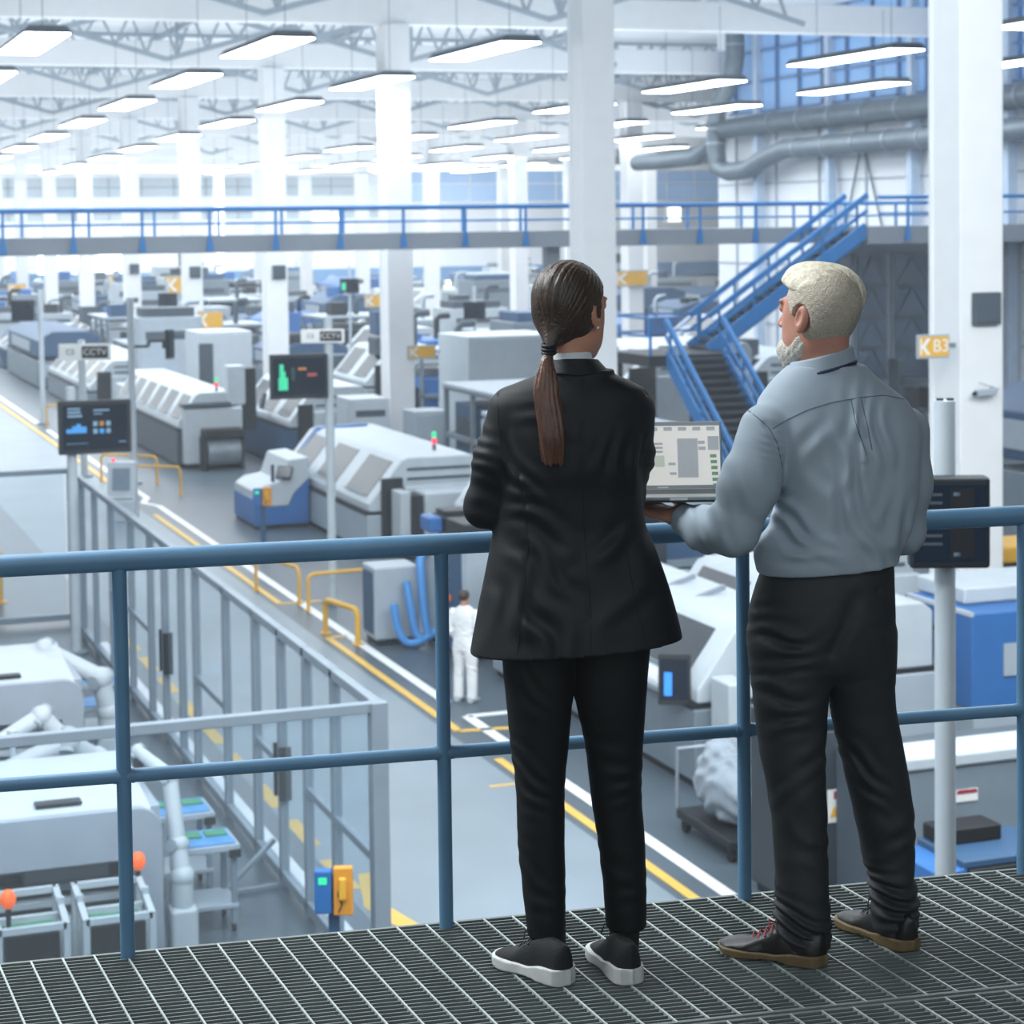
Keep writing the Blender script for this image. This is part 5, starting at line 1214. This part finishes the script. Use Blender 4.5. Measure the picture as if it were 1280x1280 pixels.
# ---- column signs and boxes
def arrow_sign(label, px, py, y, w, h, text=None):
    p = ony(px, py, y); t = thing('location_sign', label, 'sign', (p.x, y, p.z), 0)
    G().b6(-w/2, w/2, -.03, .03, -h/2, h/2).build('board', PALE, t, bevel=.01); b = G().b6(-w*.46, w*.46, -.036, -.03, -h*.42, h*.42).build('yellow_panel', YELL, t)
    g = G(); g.prism([(-w*.1, h*.34), (-w*.22, h*.34), (-w*.4, 0), (-w*.22, -h*.34), (-w*.1, -h*.34), (-w*.28, 0)], -.04, -.035, 'Y'); g.build('arrow', PAPER, b)
    G().b6(-w*.43, -w*.38, -.04, -.035, -h*.34, h*.34).build('bar', PAPER, b)
    if text: lettering(text, h*.75, PAPER, b, (w*.22, -.037, 0), (PI/2, 0, 0))
    G().b6(w*.35, w*.5+.15, .03, .08, -.04, .04).build('bracket', GREY, t)
    return t
arrow_sign('yellow sign reading K B3 beside the white column right of the man', 1166, 433, 28.7, .58, .38, 'B3')
arrow_sign('yellow arrow sign on the column left of the woman', 527, 440, 60.7, .9, .42)
arrow_sign('pale yellow arrow sign hanging beside a column above the far machines', 470, 376, 90, 1.1, .6)
arrow_sign('tiny yellow sign by the far left columns', 21, 362, 140, 1.2, .8)
arrow_sign('tiny tan sign over the far machines, second from the left', 153, 352, 130, 1.8, .9)
arrow_sign('small tan sign over the far machines, between two left columns', 226, 356, 110, 1.7, 1.0)
arrow_sign('small amber sign above the machines beside the tall white cabinet', 263, 400, 87, 1.1, .8)
arrow_sign('small brown sign right of the woman\'s face on a far column', 789, 348, 92.5, 1.8, .8)
for lab, y, z in (('grey junction box on the column with the K B3 sign', 29.2, zat(1216, 386, 28.7)), ('small grey junction box on the fourth column back', 77.2, zat(345, 340, 77)), ('small grey junction box on the fifth column back', 93.2, zat(242, 340, 93)), ('tiny grey junction box on the sixth column back', 109.2, zat(168, 336, 109))):
    t = thing('junction_box', lab, 'box', (18.45, y-.49, z)); G().b6(-.25, .25, -.1, 0, -.26, .26).build('body', SLATE, t, bevel=.02); G().b6(-.2, .2, -.115, -.1, -.2, .2).build('lid', SLATE, t, bevel=.01)
t = thing('security_camera', 'small white camera on the column below the K B3 sign', 'camera', (18.55, 28.68, zat(1235, 487, 28.6))); g = G(); g.beam((-.3, -.1, .12), (.1, -.1, .0), .02); g.beam((-.35, -.1, -.05), (0, -.1, -.03), .1); g.cyl((0, 0, 0), (0, -.12, -.02), .05, 10); g.build('body', PALE, t, bevel=.01); g = G(); g.cyl((-.4, -.1, -.055), (-.35, -.1, -.05), .035, 10); g.build('lens', BLACK, t)

# ---- yellow hoops, kiosk, phone posts
def hoop(label, a, b, h, r=.035):
    t = thing('hoop_barrier', label, 'barrier', (a[0], a[1], 0)); d = Vector((b[0]-a[0], b[1]-a[1], 0)); u = d.normalized(); c = .14; P = [Vector((0, 0, 0)), Vector((0, 0, h-c))]
    P += [u*(c*(1-math.cos(k*PI/10)))+Vector((0, 0, h-c+c*math.sin(k*PI/10))) for k in range(1, 6)]
    P += [d-u*c+u*c*math.sin(k*PI/10)+Vector((0, 0, h-c+c*math.cos(k*PI/10))) for k in range(0, 6)]+[d]
    g = G(); g.tube(P, r, 10); g.build('hoop', YELL, t, smooth=True)
    g = G(); 
    for q in (Vector((0, 0, 0)), d): g.cyl(q, q+Vector((0, 0, .02)), r*2.2, 10)
    g.build('foot_plate', YELL, t); return t
hoop('yellow hoop barrier nearest the white kiosk', (9.65, 57.4), (10.75, 56.6), .78); hoop('yellow hoop barrier behind the one by the white kiosk', (9.2, 60.6), (10.6, 59.4), .8)
hoop('thick yellow bollard hoop beside the white kiosk', (9.45, 57.6), (9.6, 58.2), .8, .07)
hoop('long yellow hoop barrier at the base of the green screen pole', (9.72, 38.5), (11.1, 38.6), .7); hoop('short yellow hoop barrier left of the green screen pole', (9.3, 41.1), (9.72, 39.2), .72)
hoop('yellow hoop barrier in front of the pale cabinet with blue hoses', (9.45, 36.2), (9.72, 35.0), .62, .05)
hoop('yellow hoop barrier at the foot of the far left pole', (9.95, 78.5), (11.6, 77), .8); hoop('yellow hoop beyond the fence at the far left', (4.1, 43.2), (4.3, 41.8), 1.0, .07)
hoop('low yellow hoop rail behind the fence at the left edge', (1.6, 41), (3.4, 41), .4)
t = thing('kiosk', 'white service kiosk with a grey screen standing on the aisle', 'kiosk', (8.44, 52.2, 0), yv); t.scale = (1.05, 1, 1.12)
G().prism([(-.3, 0), (.35, 0), (.35, .45), (.22, .5), (.2, 1.35), (-.05, 1.35), (-.22, .55), (-.3, .5)], -.34, .34, 'X').build('body', WHITE, t, bevel=.05)
M0 = Matrix.Translation((0, -.15, .96)) @ Matrix.Rotation(-.21, 4, 'X'); g = G(); g.box((0, -.0, 0), (.42, .03, .5), M=M0); g.build('screen', mat('grey kiosk screen', '#7f92a3', .2), t); g = G(); g.sph((-.2, .0, 1.38), .05, 8, 6); g.build('red_light', RED, t)
def phone(label, x, y, rz=yv, z=1.55):
    t = thing('call_post', label, 'phone post', (x, y, 0), rz); G().b6(-.06, .06, -.04, .04, 0, z+.1).build('post', NAVY, t); G().b6(-.16, .16, -.1, .1, 0, .03).build('base_plate', DARK, t)
    b = G().b6(-.2, -.01, -.16, -.04, z-.22, z+.16).build('blue_terminal', BLUE, t, bevel=.02); G().b6(-.15, -.06, -.165, -.16, z+.04, z+.1).build('terminal_display', GREEN, b)
    o = G().b6(.01, .22, -.14, -.04, z-.24, z+.18).build('phone_case', mat('amber plastic', '#e09a35', .45), t, bevel=.015); G().b6(.07, .15, -.19, -.14, z-.1, z+.1).build('handset', YELL, o, bevel=.02)
    g = G(); g.tube([(.08, -.16, z-.1+.1*math.cos(k)*.2-.02*k) if False else (.08+.02*math.sin(k*1.3), -.165, z+.08-.035*k) for k in range(9)], .008, 6); g.build('cord', BLACK, o, smooth=True); return t
phone('phone post with a blue terminal and an amber phone at the near fence corner', 4.6, 17.5).scale = (.8, .8, 1.02); phone('far phone post with a blue and a yellow box beside the small blue machine', 10.57, 45.9, yv, 1.3)

# ---- glass fence
FX, FN, FF = 5.33, 18.55, 39.0; FH = 2.92
t = thing('glass_fence', 'glass safety fence with an aluminium frame around the robot cell at the left', 'fence', (FX, FN, 0))
posts_y = [18.55, 20.1, 21.25, 22.4, 23.65, 25.3, 27.2, 28.2, 29.45, 30.6, 32.3, 34.2, 36.0, 37.5, 39.0]
for i, y in enumerate(posts_y): w = .05 if i else .08; G().b6(-w, w, y-FN-w, y-FN+w, 0, FH).build('post', ALU, t, bevel=.01)
g = G(); g.b6(-.05, .05, 0, FF-FN, FH-.1, FH); g.build('top_rail', ALU, t, bevel=.01); g = G(); g.b6(-.05, .05, 0, FF-FN, .08, .2); g.build('bottom_rail', ALU, t, bevel=.01)
for a, b in ((18.55, 21.25), (22.4, 23.65), (25.3, 27.2), (30.6, 34.2)): G().b6(-.035, .035, a-FN, b-FN, 1.35, 1.43).build('mid_rail', ALU, t)
for a, b in zip(posts_y[:-1], posts_y[1:]): G().b6(-.006, .006, a-FN+.05, b-FN-.05, .2, FH-.1).build('glass_pane', PANE, t)
for y in (22.55, 22.3, 29.6, 29.3): G().b6(-.07, .07, y-FN-.012, y-FN+.012, 1.0, 1.6).build('door_handle', DARK, t)
for y, lab in ((FN, 'near'), (FF, 'far')):
    t2 = thing('glass_fence', 'cross section of the glass fence at the %s end of the robot cell' % lab, 'fence', (FX-9, y, 0))
    for x in (0, 4.5): G().b6(x-.05, x+.05, -.05, .05, 0, FH).build('post', ALU, t2, bevel=.01)
    G().b6(0, 8.95, -.05, .05, FH-.1, FH).build('top_rail', ALU, t2, bevel=.01); G().b6(0, 8.95, -.05, .05, .08, .2).build('bottom_rail', ALU, t2, bevel=.01)
    for x in (0, 4.5): G().b6(x+.05, x+4.4, -.006, .006, .2, FH-.1).build('glass_pane', PANE, t2)
t = thing('fence_brace', 'small floor brace on the inside of the glass fence', 'brace', (4.6, 22.3, 0)); g = G(); g.beam((0, 0, .03), (.65, .1, .03), .05); g.beam((.0, 0, .03), (.65, .25, .5), .05); g.build('strut', ALU, t)

# ---- worker in white
WP = Vector((10.07, 30.13, 0)); t = thing('person', 'worker in a white coverall standing by the machines below', 'person', WP, yv-.5)
def wbody(P):
    d = head_sdf(P-np.array((0, .01, 1.62), f32), .05, .95, (0, -.03, -.2)); d = np.minimum(d, ell(P, (0, 0, 1.2), (.15, .09, .3)))
    for s in (-1, 1): 
        d = smin(d, chain(P, [(s*.2, -.01, 1.38), (s*.25, -.03, 1.1), (s*.2, .14, .92)], [.04, .035, .03], .02), .02); d = smin(d, chain(P, [(s*.1, 0, .9), (s*.11, .01, .48), (s*.12, -.02, .06)], [.07, .05, .035], .02), .03)
        H_ = bas(np.array((s*.2, .14, .92)), (-s*.3, .9, -.1), (0, 0, 1)); d = np.minimum(d, hand_sdf(inv_apply(P, H_)*[1, s, 1], .4))
    return d
sdf_obj('body', [(wbody, (-.45, -.3, -.02), (.45, .45, 1.8), .011)], SKIN, t, 1)
def cover(P):
    d = zloft(P, [(.8, 0, 0, .18, .12), (.95, 0, 0, .19, .13), (1.1, 0, 0, .18, .12), (1.3, 0, 0, .205, .12), (1.42, 0, 0, .17, .1), (1.5, 0, 0, .075, .07)], 2.2)
    for s in (-1, 1): d = smin(d, chain(P, [(s*.2, -.01, 1.38), (s*.255, -.03, 1.1), (s*.2, .14, .94)], [.07, .062, .05], .03), .02); d = smin(d, zloft(P, [(.05, s*.12, -.01, .075, .085), (.3, s*.12, 0, .078, .085), (.5, s*.11, .01, .085, .09), (.8, s*.1, 0, .1, .115), (.9, s*.095, 0, .09, .11)], 2.1), .03)
    return d+fold(P, (0, -.1, 1.05), (.3, 0, 1), .12, .008, .2, 0, .03)+fold(P, (.1, 0, .5), (.3, 0, 1), .14, .008, .25, 0, .03)
sdf_obj('coverall', [(cover, (-.4, -.3, 0), (.4, .3, 1.55), .012)], mat('white coverall cloth', '#eef1f4', .75, var=.03), t, 1)
sdf_obj('hair', [(lambda P: smax(ell(P-np.array((0, .01, 1.62), f32), (0, -.02, .035), (.083, .1, .092)), P[:, 1]*.8-(P[:, 2]-1.62)*.55-.03, .01), (-.15, -.2, 1.45), (.15, .2, 1.8), .01)], HAIRD, t, 1)
for s in (-1, 1):
    g = G(); g.prism([(-.1, 0), (.18, 0), (.18, .04), (.02, .1), (-.1, .1)], s*.12-.045, s*.12+.045, 'X'); g.build('shoe', WHITE, t, bevel=.02)

# ---- robot cell at the left
def cell_machine(label, y, xr, racks=False):
    t = thing('assembly_machine', label, 'machine', (xr-7.2, y, 0)); W = 7.2; plinth(t, W, 1.9)
    G().b6(0, W, .2, 1.9, .1, .55).build('base', PALE, t, bevel=.03)
    g = G(); n = 6
    prof = [(W, 0), (W, 1.38)]+[(W-.25+.25*math.cos(k*PI/12), 1.38+.25*math.sin(k*PI/12)) for k in range(1, n+1)]+[(0, 1.63), (0, 1.12), (W-.28, 1.12), (W-.28, 0)]
    g.prism([(a, b) for a, b in prof], 0, .12, 'Y'); g.build('front_panel', mat('light steel grey panel', '#9fabb8', .5, var=.04), t, bevel=.01)
    G().prism([(.0, 1.55), (.12, 1.63), (1.7, 1.8), (1.9, 1.7), (1.9, .5), (1.75, .5), (1.75, 1.5), (.12, 1.45)], .0, W-.1, 'X').build('top_cover', WHITE, t, bevel=.02)
    G().b6(W-.14, W, .1, 1.9, .1, 1.62).build('side_cheek', mat('light steel grey panel', '', .5), t, bevel=.02)
    for x in (1.2, 3.6, 6.0): G().b6(x, x+.45, .25, .42, 1.66, 1.69).build('grip_slot', DARK, t)
    for k, (z, yy) in enumerate(((.95, .5), (.78, .35), (.66, .25))): G().b6(.2, W-.3, yy, yy+.12, z, z+.07).build('shelf_bar', WHITE if k != 1 else STEEL, t, bevel=.01)
    for k, x in enumerate((.6, 1.9, 3.3, 4.9, 5.9)): u = G().b6(x, x+.85, .55, 1.3, .8, 1.03+.04*(k % 2)).build('work_unit', [SLATE, WHITE, PALE, SLATE, WHITE][k], t, bevel=.02); G().b6(x+.1, x+.5, .5, .7, 1.0, 1.05).build('blue_part', CYAN, u)
    G().b6(.3, W-.4, 1.6, 1.72, .55, 1.45).build('back_plate', SLATE, t); return t
cell_machine('near grey assembly machine with a rounded front panel at the bottom left', 20.4, 3.62)
cell_machine('second grey assembly machine behind the near one, inside the glass fence', 26.6, 3.75)
cell_machine('third assembly machine at the left edge, beside the blue chart pole', 33.0, 3.2)
t = thing('process_table', 'low grey process table with a red label between the assembly machines', 'table', (-2, 23.9, 0)); plinth(t, 5.0, 1.4)
G().b6(0, 5.0, 0, 1.4, .1, .92).build('cabinet', PALE, t, bevel=.03); G().b6(-.02, 5.05, -.03, 1.45, .92, .99).build('table_top', WHITE, t, bevel=.01)
lb = G().b6(3.1, 3.5, -.015, 0, .55, .78).build('warning_label', PAPER, t); G().b6(3.15, 3.47, -.02, -.015, .7, .76).build('red_header', LREDM, lb)
for x in (4.15, 4.6): g = G(); g.cyl((x, .4, .99), (x, .4, 1.45), .035, 10); g.cyl((x, .4, 1.45), (x, .4, 1.6), .06, 10); g.build('nozzle', WHITE, t)
G().b6(3.9, 4.75, .1, .7, .99, 1.04).build('blue_tray', CYAN, t)
def robot(label, base, pts, rs, boxh=.75, q=1):
    t = thing('robot_arm', label, 'robot', (base[0], base[1], 0)); G().b6(-.19*q, .19*q, -.19*q, .19*q, 0, boxh).build('pedestal', WHITE, t, bevel=.05); P = [Vector(p) for p in pts]
    g = G(); g.cyl((0, 0, boxh), P[0], .15*q, 18); g.sph(P[0], .17*q, 14, 8); g.build('turret', WHITE, t, smooth=True)
    for k in range(len(P)-1):
        g = G(); g.cyl(P[k], P[k+1], rs[k], 16, rs[k+1]); g.sph(P[k+1], rs[k+1]*1.25, 14, 8); l = g.build('arm_link', WHITE, t, smooth=True)
        d = (P[k+1]-P[k]).normalized(); s = d.orthogonal().normalized(); g = G(); g.cyl(P[k+1]-s*rs[k+1]*1.35, P[k+1]+s*rs[k+1]*1.35, rs[k+1]*.75, 14); g.build('joint_cap', PALE, l)
    e = P[-1]; g = G(); g.cyl(e, e+Vector((0, 0, -.16)), .06, 12); g.build('gripper', DARK, t); return t
robot('white robot arm standing beside the near assembly machine', (3.86, 20.7), [(0, 0, .8), (-.02, .1, 1.1), (-.05, .3, 1.75), (-.3, .7, 1.95)], [.1, .09, .08, .06], .5, .75)
robot('white robot arm reaching over the process table', (3.55, 24.3), [(0, 0, 1.15), (-.35, -.2, 1.45), (-1.2, -.25, 1.15), (-1.7, -.2, 1.45)], [.13, .12, .1, .07])
robot('second white robot arm behind the process table', (3.4, 25.7), [(0, 0, 1.05), (-.3, 0, 1.4), (-1.1, -.2, 1.05)], [.12, .11, .08])
robot('tall white robot arm beside the third assembly machine', (2.9, 31.8), [(0, 0, 1.1), (-.3, .1, 1.55), (-1.2, .1, 1.45), (-1.6, .1, 1.0)], [.14, .13, .1, .08]); robot('white robot arm right of the second assembly machine', (4.25, 27.8), [(0, 0, .9), (-.1, 0, 1.35), (-.8, .3, 1.75), (-1.3, .3, 1.55)], [.14, .13, .11, .08], .6)
robot('far white robot arm at the left edge under the railing', (2.2, 37.2), [(0, 0, 1.6), (-.2, 0, 2.4), (-.9, .1, 2.5), (-1.1, .1, 2.0)], [.15, .13, .11, .08], 1.0)
def cart(label, x, y, board=True, s=1):
    t = thing('parts_cart', label, 'cart', (x, y, 0)); g = G()
    for a in (.04, .58):
        for b in (.04, .56): g.b6(a-.03, a+.03, b-.03, b+.03, .08, .9)
    g.build('frame', ALU, t); G().b6(0, .62, 0, .6, .25, .3).build('lower_shelf', PALE, t, bevel=.01); G().b6(-.02, .64, -.02, .62, .86, .93).build('tray', PALE, t, bevel=.01); u = G().b6(.02, .6, .02, .58, .925, .945).build('blue_insert', CYAN, t)
    if board:
        for k in range(2): G().b6(.08+.27*k, .3+.27*k, .3, .5, .945, .96).build('circuit_board', PCB, u)
    G().b6(.52, .64, -.05, .02, .8, .88).build('latch', BLACK, t)
    for a in (.05, .57):
        for b in (.05, .55): g = G(); g.cyl((a-.02, b, .045), (a+.02, b, .045), .045, 10); g.build('castor', BLACK, t)
    return t
for (px, py), lab, bd in (((224, 1063), 'parts cart with green boards on a blue tray, nearest the glass fence', True), ((196, 1022), 'second parts cart with a blue tray behind the nearest one', True), ((99, 886), 'third parts cart with a plain blue tray', False), ((95, 856), 'farthest parts cart with a plain blue tray', False)):
    p = onz(px, py, .93); cart(lab, round(p.x, 2), round(p.y, 2), bd)
def rack(label, x, y, W, lx):
    t = thing('magazine_rack', label, 'rack', (x, y, 0)); H = 1.05; D = .75
    for a in (0, W):
        for b in (0, D*.5, D): G().b6(a-.03, a+.03, b-.03, b+.03, 0, H-(.12 if b == 0 else 0)).build('upright', WHITE, t)
    g = G()
    for b in (0, D): g.b6(0, W, b-.03, b+.03, (H if b else H-.12)-.06, H if b else H-.12)
    for a in (0, W): g.beam((a, 0, H-.15), (a, D, H-.03), .06)
    g.b6(0, W, D*.5-.03, D*.5+.03, H-.2, H-.14); g.build('top_frame', WHITE, t)
    G().b6(.06, W-.06, .02, .12, .05, H-.22).build('magazine', BLACK, t); G().b6(.08, W-.08, .15, .45, .3, H-.2).build('board_stack', PCB, t)
    g = G(); g.cyl((lx, .05 if lx < .2 else D, H-.12), (lx, .05 if lx < .2 else D, H+.1), .025, 8); l = g.build('lamp_stem', DARK, t); g = G(); g.sph((lx, .05 if lx < .2 else D, H+.14), .075, 12, 8, (1, 1, 1.25)); g.build('orange_lamp', mat('glowing orange lamp', '#ff6a28', .4, emit='#ff6a28', estr=.6), t); return t
rack('white magazine rack with an orange lamp at its front, at the left edge', 1.9, 19.35, .62, .1); rack('white magazine rack with an orange lamp at its back, beside the first rack', 2.7, 19.35, .62, .62)
